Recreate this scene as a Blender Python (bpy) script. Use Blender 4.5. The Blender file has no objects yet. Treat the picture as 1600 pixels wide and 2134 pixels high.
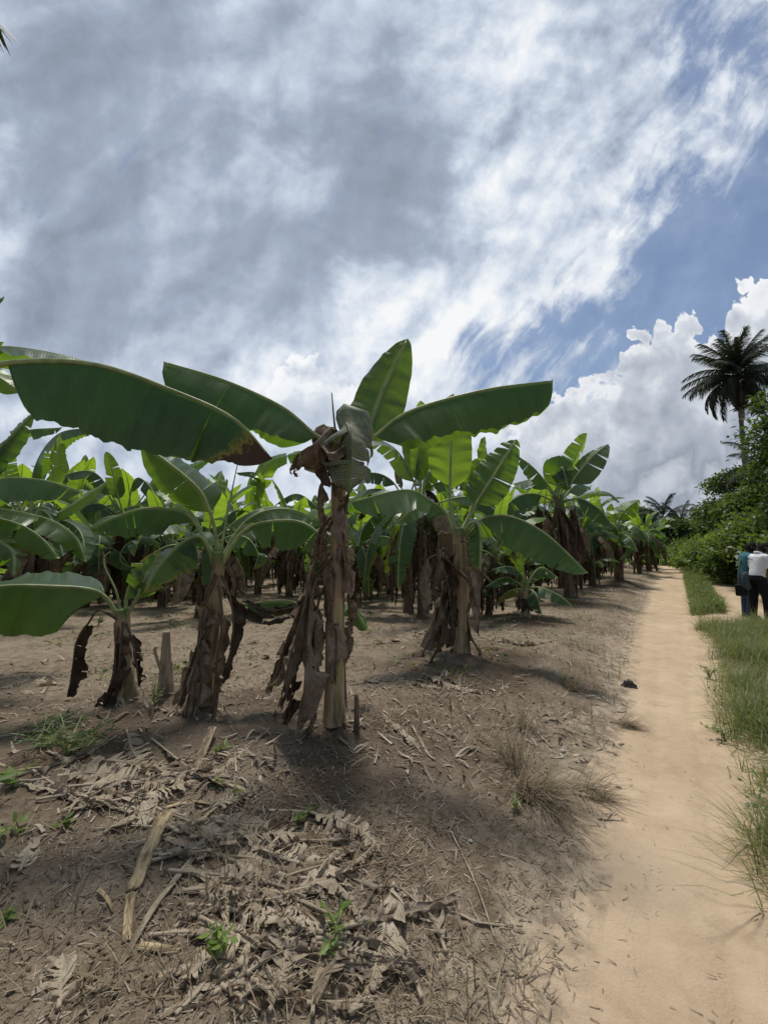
import bpy, math, random
import numpy as np
from mathutils import Vector, Matrix, Quaternion

R = math.radians
S = bpy.context.scene
COL = S.collection

# ------------------------------------------------------------------ camera
F, CX, CY, PITCH, EYE = 840.0, 800.0, 1067.0, R(6.0), 1.5
cam_d = bpy.data.cameras.new('camera')
cam_d.sensor_fit = 'HORIZONTAL'
cam_d.sensor_width = 36.0
cam_d.lens = 36.0 * F / 1600.0
cam_d.clip_start = 0.05
cam_d.clip_end = 3000.0
cam = bpy.data.objects.new('camera', cam_d)
COL.objects.link(cam)
cam.location = (0, 0, EYE)
cam.rotation_euler = (R(90) + PITCH, 0, 0)
S.camera = cam

S.view_settings.view_transform = 'Standard'
S.view_settings.look = 'None'
S.view_settings.gamma = 1.0
S.view_settings.use_curve_mapping = False
S.view_settings.exposure = 0.0
S.render.engine = 'CYCLES'
S.cycles.max_bounces = 8
S.cycles.diffuse_bounces = 4
S.cycles.transmission_bounces = 6
S.cycles.transparent_max_bounces = 16

# ------------------------------------------------------------------ sun
SUN_EL, SUN_AZ = R(75.0), R(-14.0)          # azimuth clockwise from +Y
sun_dir = Vector((math.sin(SUN_AZ) * math.cos(SUN_EL), math.cos(SUN_AZ) * math.cos(SUN_EL), math.sin(SUN_EL)))
sun_d = bpy.data.lights.new('sun', 'SUN')
sun_d.energy = 3.1
sun_d.angle = R(10.0)
sun_d.color = (1.0, 0.95, 0.87)
sun = bpy.data.objects.new('sun', sun_d)
COL.objects.link(sun)
sun.rotation_euler = sun_dir.to_track_quat('Z', 'Y').to_euler()
sun.location = (-10, 30, 60)

# ------------------------------------------------------------------ node helpers
class NT:
    def __init__(self, tree):
        self.t = tree
    def n(self, kind, **kw):
        nd = self.t.nodes.new(kind)
        for k, v in kw.items():
            setattr(nd, k, v)
        return nd
    def l(self, a, b):
        self.t.links.new(a, b)
    def put(self, sock, v):
        if hasattr(v, 'is_output'):
            self.l(v, sock)
        elif v is not None:
            sock.default_value = v
    def math(self, op, a, b=None, c=None, clamp=False):
        nd = self.n('ShaderNodeMath', operation=op)
        nd.use_clamp = clamp
        for i, v in enumerate((a, b, c)):
            if v is not None:
                self.put(nd.inputs[i], v)
        return nd.outputs[0]
    def vmath(self, op, a, b=None):
        nd = self.n('ShaderNodeVectorMath', operation=op)
        self.put(nd.inputs[0], a)
        if b is not None:
            self.put(nd.inputs[1], b)
        return nd.outputs['Value'] if op in ('DOT_PRODUCT', 'LENGTH') else nd.outputs[0]
    def mix(self, fac, a, b, blend='MIX'):
        nd = self.n('ShaderNodeMix', data_type='RGBA', blend_type=blend)
        self.put(nd.inputs[0], fac)
        self.put(nd.inputs[6], a if hasattr(a, 'is_output') else tuple(a) + (1.0,) * (4 - len(a)))
        self.put(nd.inputs[7], b if hasattr(b, 'is_output') else tuple(b) + (1.0,) * (4 - len(b)))
        return nd.outputs[2]
    def fmix(self, fac, a, b):
        nd = self.n('ShaderNodeMix', data_type='FLOAT')
        self.put(nd.inputs[0], fac); self.put(nd.inputs[2], a); self.put(nd.inputs[3], b)
        return nd.outputs[0]
    def smooth(self, x, lo, hi, a=0.0, b=1.0):
        nd = self.n('ShaderNodeMapRange', interpolation_type='SMOOTHSTEP')
        self.put(nd.inputs['Value'], x)
        for k, v in (('From Min', lo), ('From Max', hi), ('To Min', a), ('To Max', b)):
            self.put(nd.inputs[k], v)
        return nd.outputs[0]
    def ramp(self, fac, stops, interp='LINEAR'):
        nd = self.n('ShaderNodeValToRGB')
        cr = nd.color_ramp
        cr.interpolation = interp
        while len(cr.elements) < len(stops):
            cr.elements.new(0.5)
        for e, (p, c) in zip(cr.elements, stops):
            e.position = p
            e.color = tuple(c) + (1.0,) * (4 - len(c))
        self.put(nd.inputs[0], fac)
        return nd.outputs[0]
    def noise(self, vec, scale, detail=4.0, rough=0.5, dist=0.0, dim='2D', lac=2.0):
        nd = self.n('ShaderNodeTexNoise', noise_dimensions=dim)
        if vec is not None:
            self.put(nd.inputs['Vector'], vec)
        nd.inputs['Scale'].default_value = scale
        nd.inputs['Detail'].default_value = detail
        nd.inputs['Roughness'].default_value = rough
        nd.inputs['Lacunarity'].default_value = lac
        nd.inputs['Distortion'].default_value = dist
        return nd
    def mapping(self, vec, loc=(0, 0, 0), rot=(0, 0, 0), scale=(1, 1, 1)):
        nd = self.n('ShaderNodeMapping')
        self.put(nd.inputs[0], vec)
        nd.inputs[1].default_value = loc
        nd.inputs[2].default_value = rot
        nd.inputs[3].default_value = scale
        return nd.outputs[0]
    def sep(self, vec):
        nd = self.n('ShaderNodeSeparateXYZ')
        self.put(nd.inputs[0], vec)
        return nd.outputs
    def comb(self, x, y, z=0.0):
        nd = self.n('ShaderNodeCombineXYZ')
        for i, v in enumerate((x, y, z)):
            self.put(nd.inputs[i], v)
        return nd.outputs[0]
    def attr(self, name):
        return self.n('ShaderNodeAttribute', attribute_name=name)

def lin(r, g, b):
    f = lambda c: c / 12.92 if c <= 0.04045 else ((c + 0.055) / 1.055) ** 2.4
    return (f(r / 255.0), f(g / 255.0), f(b / 255.0))

# ------------------------------------------------------------------ sky
W = bpy.data.worlds.new('World')
S.world = W
W.use_nodes = True
W.cycles.sampling_method = 'MANUAL'
W.cycles.sample_map_resolution = 256
wt = W.node_tree
wt.nodes.clear()
w = NT(wt)
D = w.n('ShaderNodeTexCoord').outputs['Generated']
sky = w.n('ShaderNodeTexSky', sky_type='NISHITA')
sky.sun_disc = False
sky.sun_elevation = SUN_EL
sky.sun_rotation = SUN_AZ
sky.air_density = 1.0
sky.dust_density = 0.6
sky.ozone_density = 2.0

# cloud layout lives on the sky itself, in compass directions: a = degrees-like offset from north, b = height
dx, dy, dz = w.sep(D)
ct, st_ = math.cos(R(6.0)), math.sin(R(6.0))
depth = w.math('ADD', w.math('MULTIPLY', dy, ct), w.math('MULTIPLY', dz, st_))
upc = w.math('SUBTRACT', w.math('MULTIPLY', dz, ct), w.math('MULTIPLY', dy, st_))
dsafe = w.math('MAXIMUM', depth, 0.22)
ga = w.math('DIVIDE', dx, dsafe)
gb = w.math('DIVIDE', upc, dsafe)
G = w.comb(ga, gb, 0.0)                       # about -1..1 across the northern sky

# ragged cloud edges: the layout is looked up through several octaves of turbulence
wn1 = w.noise(G, 2.6, 5.0, 0.55)
wn2 = w.noise(w.mapping(G, loc=(7.3, 2.1, 4.0)), 9.0, 5.0, 0.6)
off1 = w.vmath('SUBTRACT', wn1.outputs['Color'], (0.5, 0.5, 0.5))
off2 = w.vmath('SUBTRACT', wn2.outputs['Color'], (0.5, 0.5, 0.5))
sc1 = w.n('ShaderNodeVectorMath', operation='SCALE'); w.l(off1, sc1.inputs[0]); sc1.inputs['Scale'].default_value = 0.26
sc2 = w.n('ShaderNodeVectorMath', operation='SCALE'); w.l(off2, sc2.inputs[0]); sc2.inputs['Scale'].default_value = 0.07
GW = w.vmath('ADD', w.vmath('ADD', G, sc1.outputs[0]), sc2.outputs[0])
wa, wb, _ = w.sep(GW)

# columns at a = -1.05 .. 1.05 (nine), rows from high to low: (brightness, cover)
SKY_ROWS = [
 (1.35, [(.64,1),(.46,1),(.52,1),(.56,1),(.64,1),(.74,1),(.68,.92),(.66,.55),(.82,.68)]),
 (1.15, [(.60,1),(.38,1),(.46,1),(.52,1),(.56,1),(.92,1),(.70,.92),(.68,.42),(.78,.58)]),
 (1.03, [(.70,.95),(.46,1),(.54,1),(.60,1),(.48,1),(.82,1),(.74,1),(.76,.50),(.76,.48)]),
 (0.91, [(.84,.76),(.46,1),(.56,1),(.66,1),(.40,1),(.84,1),(.88,.92),(.80,.58),(.74,.22)]),
 (0.79, [(.78,.52),(.42,1),(.54,1),(.64,1),(.34,1),(.92,1),(.94,.84),(.78,.34),(.5,.0)]),
 (0.67, [(.86,1),(.38,1),(.52,1),(.44,1),(.42,1),(.98,1),(.92,.88),(.6,.05),(.5,.0)]),
 (0.55, [(.58,1),(.38,1),(.54,1),(.46,1),(.94,1),(.90,1),(.88,.72),(.6,.0),(.5,.0)]),
 (0.43, [(.52,1),(.46,1),(.58,1),(.66,1),(1.0,1),(.92,.46),(.76,.36),(.6,.0),(.5,.0)]),
 (0.32, [(.60,1),(.62,1),(.66,1),(.90,1),(.92,1),(.86,.60),(.78,.46),(.6,.2),(.6,.2)]),
 (0.20, [(.70,1),(.74,1),(.70,1),(.76,1),(.84,1),(.84,1),(.78,.9),(.6,.9),(.6,.9)]),
 (0.08, [(.76,1),(.80,1),(.76,1),(.78,1),(.80,1),(.80,1),(.68,1),(.52,1),(.54,1)]),
 (-.08, [(.80,1)] * 6 + [(.70,1),(.66,1),(.66,1)]),
]
fa = w.smooth(wa, -1.05, 1.05)
fa = w.math('DIVIDE', w.math('ADD', wa, 1.05), 2.1, clamp=True)
acc = None
vs = [r[0] for r in SKY_ROWS]
for i, (v, cells) in enumerate(SKY_ROWS):
    col = w.ramp(fa, [(k / 8.0, (c[0], c[1], 0.0)) for k, c in enumerate(cells)], 'EASE')
    above = vs[i - 1] if i > 0 else 99.0
    below = vs[i + 1] if i + 1 < len(vs) else -99.0
    up_w = w.smooth(wb, v, above, 1.0, 0.0) if i > 0 else None
    dn_w = w.smooth(wb, below, v, 0.0, 1.0) if i + 1 < len(vs) else None
    wt_i = up_w if dn_w is None else dn_w if up_w is None else w.math('MULTIPLY', up_w, dn_w)
    sc = w.n('ShaderNodeVectorMath', operation='SCALE')
    w.l(col, sc.inputs[0]); w.l(wt_i, sc.inputs['Scale'])
    acc = sc.outputs[0] if acc is None else w.vmath('ADD', acc, sc.outputs[0])
bright, cover, _ = w.sep(acc)

# wisps drawn out by the wind from lower left to upper right
GS = w.vmath('ADD', G, w.vmath('MULTIPLY', off1, (0.10, 0.10, 0.0)))
streak = w.noise(w.mapping(w.mapping(GS, rot=(0, 0, R(-54))), scale=(1.9, 7.0, 1.0)), 1.7, 8.0, 0.63, 0.15).outputs['Fac']
puff = w.noise(w.mapping(G, loc=(3, 9, 1)), 5.0, 8.0, 0.60, 0.15).outputs['Fac']
tex = w.fmix(0.42, streak, puff)
REL = w.math('SUBTRACT', w.noise(w.mapping(G, loc=(4, 6, 0)), 6.0, 7.0, 0.54, 0.1).outputs['Fac'], w.noise(w.mapping(G, loc=(3.975, 6.04, 0)), 6.0, 7.0, 0.54, 0.1).outputs['Fac'])
cov = w.smooth(w.math('ADD', cover, w.math('MULTIPLY', w.math('SUBTRACT', tex, 0.5), 2.3)), 0.16, 0.80)
soft = w.noise(w.mapping(w.mapping(GW, rot=(0, 0, R(-40))), loc=(5, 1, 2), scale=(1, 1.6, 1)), 2.4, 7.0, 0.56, 0.45).outputs['Fac']
bb = w.math('ADD', w.math('SUBTRACT', bright, w.smooth(bright, 0.25, 0.6, 0.06, 0.0)), w.math('MULTIPLY', w.math('SUBTRACT', soft, 0.5), 0.66))
bb = w.math('ADD', bb, w.math('MULTIPLY', w.math('SUBTRACT', puff, 0.5), w.smooth(bright, 0.35, 0.9, 0.14, 0.50)))
bb = w.math('ADD', bb, w.math('MULTIPLY', w.math('SUBTRACT', streak, 0.5), w.smooth(w.math('ADD', bright, w.math('MULTIPLY', ga, 0.5)), 0.6, 1.1, 0.0, 0.55)))
bb = w.math('SUBTRACT', bb, w.math('MULTIPLY', REL, w.smooth(bright, 0.35, 0.9, 0.42, 1.1)))
bb = w.math('DIVIDE', bb, 1.15)
bb = w.fmix(w.smooth(depth, 0.05, 0.40, 0.85, 0.0), bb, 0.05)      # unseen sky to the south darkened to cut the frontal fill
CLOUD = [(0.0000, lin(122, 133, 150)), (0.2174, lin(142, 153, 170)), (0.4348, lin(162, 174, 193)), (0.6522, lin(196, 207, 223)), (0.8261, lin(224, 231, 241)), (1.0000, lin(246, 248, 250))]
cloud_col = w.ramp(bb, CLOUD)

def cumulus(ridge, lo, hi, seed, shade, lump=0.055, cell=13.0):
    """heaped cloud bank: its top follows the ridge, broken into billows; white at the crest, greyer below"""
    bil = w.n('ShaderNodeTexVoronoi', feature='F1', voronoi_dimensions='2D')
    bwarp = w.noise(w.mapping(G, loc=(seed, 0, seed)), 14.0, 3.0, 0.5)
    bo = w.n('ShaderNodeVectorMath', operation='SCALE'); w.l(w.vmath('SUBTRACT', bwarp.outputs['Color'], (0.5, 0.5, 0.5)), bo.inputs[0]); bo.inputs['Scale'].default_value = 0.07
    bv = w.vmath('ADD', w.mapping(G, loc=(seed, seed * 2, 0)), bo.outputs[0])
    w.l(bv, bil.inputs['Vector'])
    bil.inputs['Scale'].default_value = cell

    if 'Detail' in bil.inputs:
        bil.inputs['Detail'].default_value = 2.5
        bil.inputs['Roughness'].default_value = 0.5
    lumps = w.math('MULTIPLY', w.math('SUBTRACT', 0.35, bil.outputs['Distance']), lump * 2.2)
    fine = w.math('MULTIPLY', w.math('SUBTRACT', w.noise(bv, 34.0, 4.0, 0.55).outputs['Fac'], 0.5), lump * 0.8)
    f = w.math('DIVIDE', w.math('SUBTRACT', w.math('ADD', ga, w.math('MULTIPLY', off1n, 0.03)), lo), hi - lo, clamp=True)
    top = w.sep(w.ramp(f, [((a - lo) / (hi - lo), (b + 0.2, 0, 0)) for a, b in ridge], 'LINEAR'))[0]
    depth_in = w.math('ADD', w.math('SUBTRACT', w.math('SUBTRACT', top, 0.2), gb), w.math('ADD', lumps, fine))
    edge = w.smooth(depth_in, -0.002, 0.014)
    inside = w.math('MULTIPLY', w.smooth(ga, lo, lo + 0.02), w.smooth(ga, hi - 0.02, hi, 1.0, 0.0)) if hi < 1.5 else w.smooth(ga, lo, lo + 0.02)
    sh = w.math('ADD', w.math('MULTIPLY', depth_in, 1.0), w.math('MULTIPLY', w.math('SUBTRACT', soft, 0.5), 0.16))
    sh = w.math('ADD', sh, w.math('MULTIPLY', w.math('SUBTRACT', gbn, 0.5), 0.30))
    sh = w.math('ADD', sh, w.math('MULTIPLY', REL, w.smooth(sh, 0.0, 0.3, 0.75, 0.40)))
    sh = w.math('MAXIMUM', sh, w.math('MULTIPLY', depth_in, 0.45))
    colr = w.ramp(sh, shade)
    return w.math('MULTIPLY', edge, inside), colr

off1n = w.sep(off2)[0]
gbn = w.noise(w.mapping(G, loc=(8, 2, 0), scale=(1, 1.5, 1)), 2.7, 5.0, 0.5).outputs['Fac']
lay = cloud_col
m1, c1 = cumulus([(-.31, .24), (-.285, .34), (-.262, .385), (-.235, .405), (-.205, .418), (-.175, .405), (-.140, .375), (-.105, .352), (-.06, .33), (0.0, .26)], -.31, 0.0, 2.7,
                 [(0.0, lin(250, 251, 253)), (0.06, lin(232, 237, 243)), (0.15, lin(204, 212, 224)), (0.3, lin(190, 199, 213))], 0.022, 21.0)
m1 = w.math('MULTIPLY', m1, w.smooth(gb, 0.16, 0.32))
m2, c2 = cumulus([(.27, .30), (.32, .318), (.417, .348), (.494, .377), (.553, .362), (.595, .437), (.631, .496), (.708, .522), (.762, .546), (.78, .508), (.82, .49), (.833, .45), (.87, .41), (1.6, .38)], .27, 1.6, 5.1,
                 [(0.0, lin(238, 240, 244)), (0.045, lin(214, 219, 227)), (0.14, lin(192, 199, 210)), (0.27, lin(170, 178, 191)), (0.36, lin(150, 160, 175)), (0.41, lin(172, 180, 192)), (0.50, lin(196, 202, 212)), (0.6, lin(205, 210, 218))], 0.05)
m3, c3 = cumulus([(.83, .38), (.843, .45), (.848, .54), (.869, .59), (.917, .627), (.952, .643), (1.1, .68), (1.3, .62), (1.6, .40)], .83, 1.6, 9.4,
                 [(0.0, lin(248, 248, 250)), (0.05, lin(226, 230, 236)), (0.13, lin(203, 209, 219)), (0.26, lin(180, 187, 199)), (0.36, lin(160, 169, 183)), (0.5, lin(190, 196, 207))], 0.05)
lay = w.mix(m1, lay, c1)
lay = w.mix(m2, lay, c2)
lay = w.mix(m3, lay, c3)
allcov = w.math('MAXIMUM', cov, w.math('MAXIMUM', m1, w.math('MAXIMUM', m2, m3)))
allcov = w.math('MAXIMUM', allcov, 0.20)
allcov = w.math('MAXIMUM', allcov, w.smooth(depth, 0.2, 0.42, 0.8, 0.0))      # broken cloud over the rest of the sky
bgs = w.n('ShaderNodeBackground'); w.l(sky.outputs[0], bgs.inputs[0]); bgs.inputs[1].default_value = 0.105
bgc = w.n('ShaderNodeBackground'); w.l(lay, bgc.inputs[0]); bgc.inputs[1].default_value = 1.0
mxs = w.n('ShaderNodeMixShader'); w.l(allcov, mxs.inputs[0]); w.l(bgs.outputs[0], mxs.inputs[1]); w.l(bgc.outputs[0], mxs.inputs[2])
wo = w.n('ShaderNodeOutputWorld'); w.l(mxs.outputs[0], wo.inputs[0])

# ------------------------------------------------------------------ shared geometry helpers
def _hash(ix, iy, seed):
    n = (ix.astype(np.int64) * 374761393 + iy.astype(np.int64) * 668265263 + seed * 974634777) & 0xFFFFFFFF
    n = ((n ^ (n >> 13)) * 1274126177) & 0xFFFFFFFF
    return ((n ^ (n >> 16)) & 0xFFFFFF) / float(0xFFFFFF)

def vnoise(x, y, seed=0):
    x = np.asarray(x, float); y = np.asarray(y, float)
    ix = np.floor(x); iy = np.floor(y)
    fx = x - ix; fy = y - iy
    fx = fx * fx * (3 - 2 * fx); fy = fy * fy * (3 - 2 * fy)
    a = _hash(ix, iy, seed); b = _hash(ix + 1, iy, seed); c = _hash(ix, iy + 1, seed); d = _hash(ix + 1, iy + 1, seed)
    return (a + (b - a) * fx) + ((c + (d - c) * fx) - (a + (b - a) * fx)) * fy

def fbm(x, y, octv=4, seed=0, gain=0.5):
    t = 0.0; a = 1.0; s = 0.0
    for o in range(octv):
        t = t + a * (vnoise(x * 2 ** o + 17.3 * o, y * 2 ** o - 9.1 * o, seed + o) - 0.5)
        s += a; a *= gain
    return t / s

def sstep(x, a, b):
    t = np.clip((np.asarray(x, float) - a) / (b - a), 0, 1)
    return t * t * (3 - 2 * t)

_cp, _sp = math.cos(PITCH), math.sin(PITCH)
def ray(px, py):
    u = (px - CX) / F; v = (CY - py) / F
    return np.array([u, _cp - v * _sp, _sp + v * _cp])

def at(px, py, y):
    """point of the place that is y metres north of the standpoint"""
    d = ray(px, py)
    return Vector(np.array([0, 0, EYE]) + d * (y / d[1]))

def hbase(x, y):
    return 0.55 * sstep(np.hypot(x, y), 13, 38)

def hit(px, py, hf):
    d = ray(px, py)
    lo = 0.2
    t = 0.4
    while t < 400:
        p = d * t
        if EYE + p[2] < float(hf(p[0], p[1])):
            break
        lo = t; t *= 1.03
    hi = t
    for _ in range(30):
        m = 0.5 * (lo + hi); p = d * m
        if EYE + p[2] < float(hf(p[0], p[1])):
            hi = m
        else:
            lo = m
    p = d * hi
    return p[0], p[1]

LEFT_PX = [(1226, 2134), (1258, 1950), (1284, 1800), (1304, 1650), (1322, 1500), (1336, 1400), (1346, 1300), (1360, 1240), (1376, 1205), (1386, 1188), (1382, 1181)]
RIGHT_PX = [(1680, 2134), (1606, 1900), (1566, 1750), (1524, 1600), (1492, 1500), (1468, 1400), (1455, 1320), (1443, 1280), (1431, 1230), (1424, 1200), (1415, 1188), (1404, 1181)]
_L = np.array([hit(a, b, hbase) for a, b in LEFT_PX]); _Rr = np.array([hit(a, b, hbase) for a, b in RIGHT_PX])
_yL = np.concatenate([[-12, 0.2], _L[:, 1], [90]]); _xL = np.concatenate([[-9.2, -0.30], _L[:, 0], [_L[-1, 0] - 30]])
_yR = np.concatenate([[-12, 0.2], _Rr[:, 1], [90]]); _xR = np.concatenate([[-7.9, 0.62], _Rr[:, 0], [_Rr[-1, 0] - 26]])
def XL(y): return np.interp(y, _yL, _xL)
def XR(y): return np.interp(y, _yR, _xR)

MOUNDS = []            # (x, y, radius, height), filled below
def H(x, y, fine=True):
    x = np.asarray(x, float); y = np.asarray(y, float)
    dl = (XL(y) - x) * 0.8; dr = (x - XR(y)) * 0.8
    fld = sstep(dl, -0.05, 0.35)
    z = hbase(x, y) + 0.13 * sstep(dl + 0.35 * fbm(x * 1.1, y * 1.1, 3, 5), 0.05, 1.0)
    z = z + 0.05 * sstep(dr, 0.0, 0.5)
    z = z + fld * (0.09 * fbm(x * 0.8, y * 0.8, 3, 3) + 0.05 * fbm(x * 2.6, y * 2.6, 3, 8))
    for mx, my, mr, mh in MOUNDS:
        z = z + mh * np.exp(-((x - mx) ** 2 + (y - my) ** 2) / (mr * mr)) * (1 + 0.8 * fbm(x * 4, y * 4, 3, 21))
    if fine:
        clod = np.clip(fbm(x * 7, y * 7, 4, 11, 0.6) + 0.08, 0, 1)
        z = z + fld * (0.075 * clod + 0.020 * fbm(x * 28, y * 28, 3, 14, 0.65))
        z = z + (1 - fld) * (0.022 * fbm(x * 2.2, y * 2.2, 3, 31) + 0.012 * fbm(x * 9, y * 9, 3, 33) + 0.004 * fbm(x * 34, y * 34, 2, 35))
    return z
def Hc(x, y): return H(x, y, False)
def gp(px, py):
    x, y = hit(px, py, Hc)
    return Vector((x, y, float(H(x, y))))

def link(o, parent=None):
    COL.objects.link(o)
    if parent is not None:
        o.parent = parent
    return o

def mesh_obj(name, verts, faces, mats, parent=None, uv=None, attrs=None, mat_idx=None, smooth=True):
    """one mesh object; faces is a list of index tuples or an (n,4)/(n,3) array; uv and attrs are per vertex"""
    me = bpy.data.meshes.new(name)
    V = np.asarray(verts, np.float32).reshape(-1, 3)
    if isinstance(faces, np.ndarray):
        k = faces.shape[1]; nf = len(faces)
        flat = faces.astype(np.int32).ravel(); starts = np.arange(nf, dtype=np.int32) * k
        tot = np.full(nf, k, np.int32)
    else:
        tot = np.array([len(f) for f in faces], np.int32); nf = len(tot)
        flat = np.array([i for f in faces for i in f], np.int32)
        starts = np.concatenate([[0], np.cumsum(tot)[:-1]]).astype(np.int32)
    me.vertices.add(len(V)); me.vertices.foreach_set('co', V.ravel())
    me.loops.add(len(flat)); me.loops.foreach_set('vertex_index', flat)
    me.polygons.add(nf); me.polygons.foreach_set('loop_start', starts)
    try:
        me.polygons.foreach_set('loop_total', tot)
    except Exception:
        pass
    if smooth:
        me.polygons.foreach_set('use_smooth', np.ones(nf, bool))
    for m in (mats if isinstance(mats, (list, tuple)) else [mats]):
        me.materials.append(m)
    if mat_idx is not None:
        me.polygons.foreach_set('material_index', np.asarray(mat_idx, np.int32))
    if uv is not None:
        ul = me.uv_layers.new(name='UVMap')
        ul.data.foreach_set('uv', np.asarray(uv, np.float32)[flat].ravel())
    for k_, v_ in (attrs or {}).items():
        a = me.attributes.new(k_, 'FLOAT', 'POINT')
        a.data.foreach_set('value', np.asarray(v_, np.float32))
    me.update(calc_edges=True)
    me.validate()
    return link(bpy.data.objects.new(name, me), parent)

def empty(name, loc, rz=0.0):
    o = bpy.data.objects.new(name, None)
    o.empty_display_size = 0.2
    o.location = loc
    o.rotation_euler = (0, 0, rz)
    return link(o)

def tag(o, label=None, cat=None, group=None, kind=None):
    for k, v in (('label', label), ('category', cat), ('group', group), ('kind', kind)):
        if v:
            o[k] = v
    return o

def copy_tree(o, parent=None):
    c = o.copy()
    COL.objects.link(c)
    if parent is not None:
        c.parent = parent
    for ch in o.children:
        copy_tree(ch, c)
    return c

def spline(ctrl, n):
    """Catmull-Rom through the points, resampled evenly by length"""
    P = np.array([tuple(p) for p in ctrl], float)
    if len(P) == 2:
        P = np.array([P[0], (P[0] + P[1]) / 2, P[1]])
    Q = np.vstack([2 * P[0] - P[1], P, 2 * P[-1] - P[-2]])
    out = []
    for i in range(1, len(Q) - 2):
        t = np.linspace(0, 1, 24, endpoint=False)[:, None]
        a, b, c, d = Q[i - 1], Q[i], Q[i + 1], Q[i + 2]
        out.append(0.5 * ((2 * b) + (c - a) * t + (2 * a - 5 * b + 4 * c - d) * t ** 2 + (3 * b - a - 3 * c + d) * t ** 3))
    C = np.vstack(out + [P[-1:]])
    s = np.concatenate([[0], np.cumsum(np.linalg.norm(np.diff(C, axis=0), axis=1))])
    u = np.linspace(0, s[-1], n)
    return np.stack([np.interp(u, s, C[:, k]) for k in range(3)], 1), s[-1]

def norm(v):
    return v / np.maximum(np.linalg.norm(v, axis=-1, keepdims=True), 1e-9)

def tangents(C):
    return norm(np.gradient(C, axis=0))

def tube(C, rad, sides=8, caps=True, up=(0, 0, 1), squash=1.0):
    C = np.asarray(C, float); n = len(C)
    rad = np.broadcast_to(np.asarray(rad, float), (n,))
    T = tangents(C)
    U = np.tile(np.array(up, float), (n, 1))
    bad = np.abs((T * U).sum(1)) > 0.95
    if bad.any():
        U[:] = (0.31, 0.95, 0.1)
    A = norm(np.cross(T, U)); B = np.cross(A, T)
    th = np.linspace(0, 2 * np.pi, sides, endpoint=False)
    V = C[:, None, :] + rad[:, None, None] * (np.cos(th)[None, :, None] * A[:, None, :] + squash * np.sin(th)[None, :, None] * B[:, None, :])
    V = V.reshape(-1, 3)
    F_ = []
    for i in range(n - 1):
        for j in range(sides):
            k = (j + 1) % sides
            F_.append((i * sides + j, i * sides + k, (i + 1) * sides + k, (i + 1) * sides + j))
    if caps:
        F_.append(tuple(range(sides - 1, -1, -1)))
        F_.append(tuple(range((n - 1) * sides, n * sides)))
    return V, F_

class MB:
    """collects several shells into one mesh"""
    def __init__(self): self.v = []; self.f = []; self.n = 0
    def add(self, V, F_):
        V = np.asarray(V, float).reshape(-1, 3)
        self.v.append(V); self.f += [tuple(i + self.n for i in f) for f in F_]; self.n += len(V)
        return self
    def build(self, name, mat, parent=None, **kw):
        return mesh_obj(name, np.vstack(self.v), self.f, mat, parent, **kw)

# ------------------------------------------------------------------ materials
def new_mat(name):
    m = bpy.data.materials.new(name)
    m.use_nodes = True
    m.node_tree.nodes.clear()
    return m, NT(m.node_tree)

def finish(t, shader):
    o = t.n('ShaderNodeOutputMaterial')
    t.l(shader, o.inputs[0])

def principled(t, color, rough, spec=0.5, normal=None):
    p = t.n('ShaderNodeBsdfPrincipled')
    t.put(p.inputs['Base Color'], color if hasattr(color, 'is_output') else tuple(color) + (1.0,))
    t.put(p.inputs['Roughness'], rough)
    p.inputs['Specular IOR Level'].default_value = spec
    if normal is not None:
        t.l(normal, p.inputs['Normal'])
    return p.outputs[0]

def bump(t, height, strength, dist):
    b = t.n('ShaderNodeBump')
    b.inputs['Strength'].default_value = strength
    b.inputs['Distance'].default_value = dist
    t.l(height, b.inputs['Height'])
    return b.outputs[0]

def leafy(t, color, trans_col, fac, rough, spec, normal=None):
    p = principled(t, color, rough, spec, normal)
    tr = t.n('ShaderNodeBsdfTranslucent')
    t.put(tr.inputs[0], trans_col if hasattr(trans_col, 'is_output') else tuple(trans_col) + (1.0,))
    mx = t.n('ShaderNodeMixShader')
    t.put(mx.inputs[0], fac)
    t.l(p, mx.inputs[1]); t.l(tr.outputs[0], mx.inputs[2])
    finish(t, mx.outputs[0])

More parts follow.
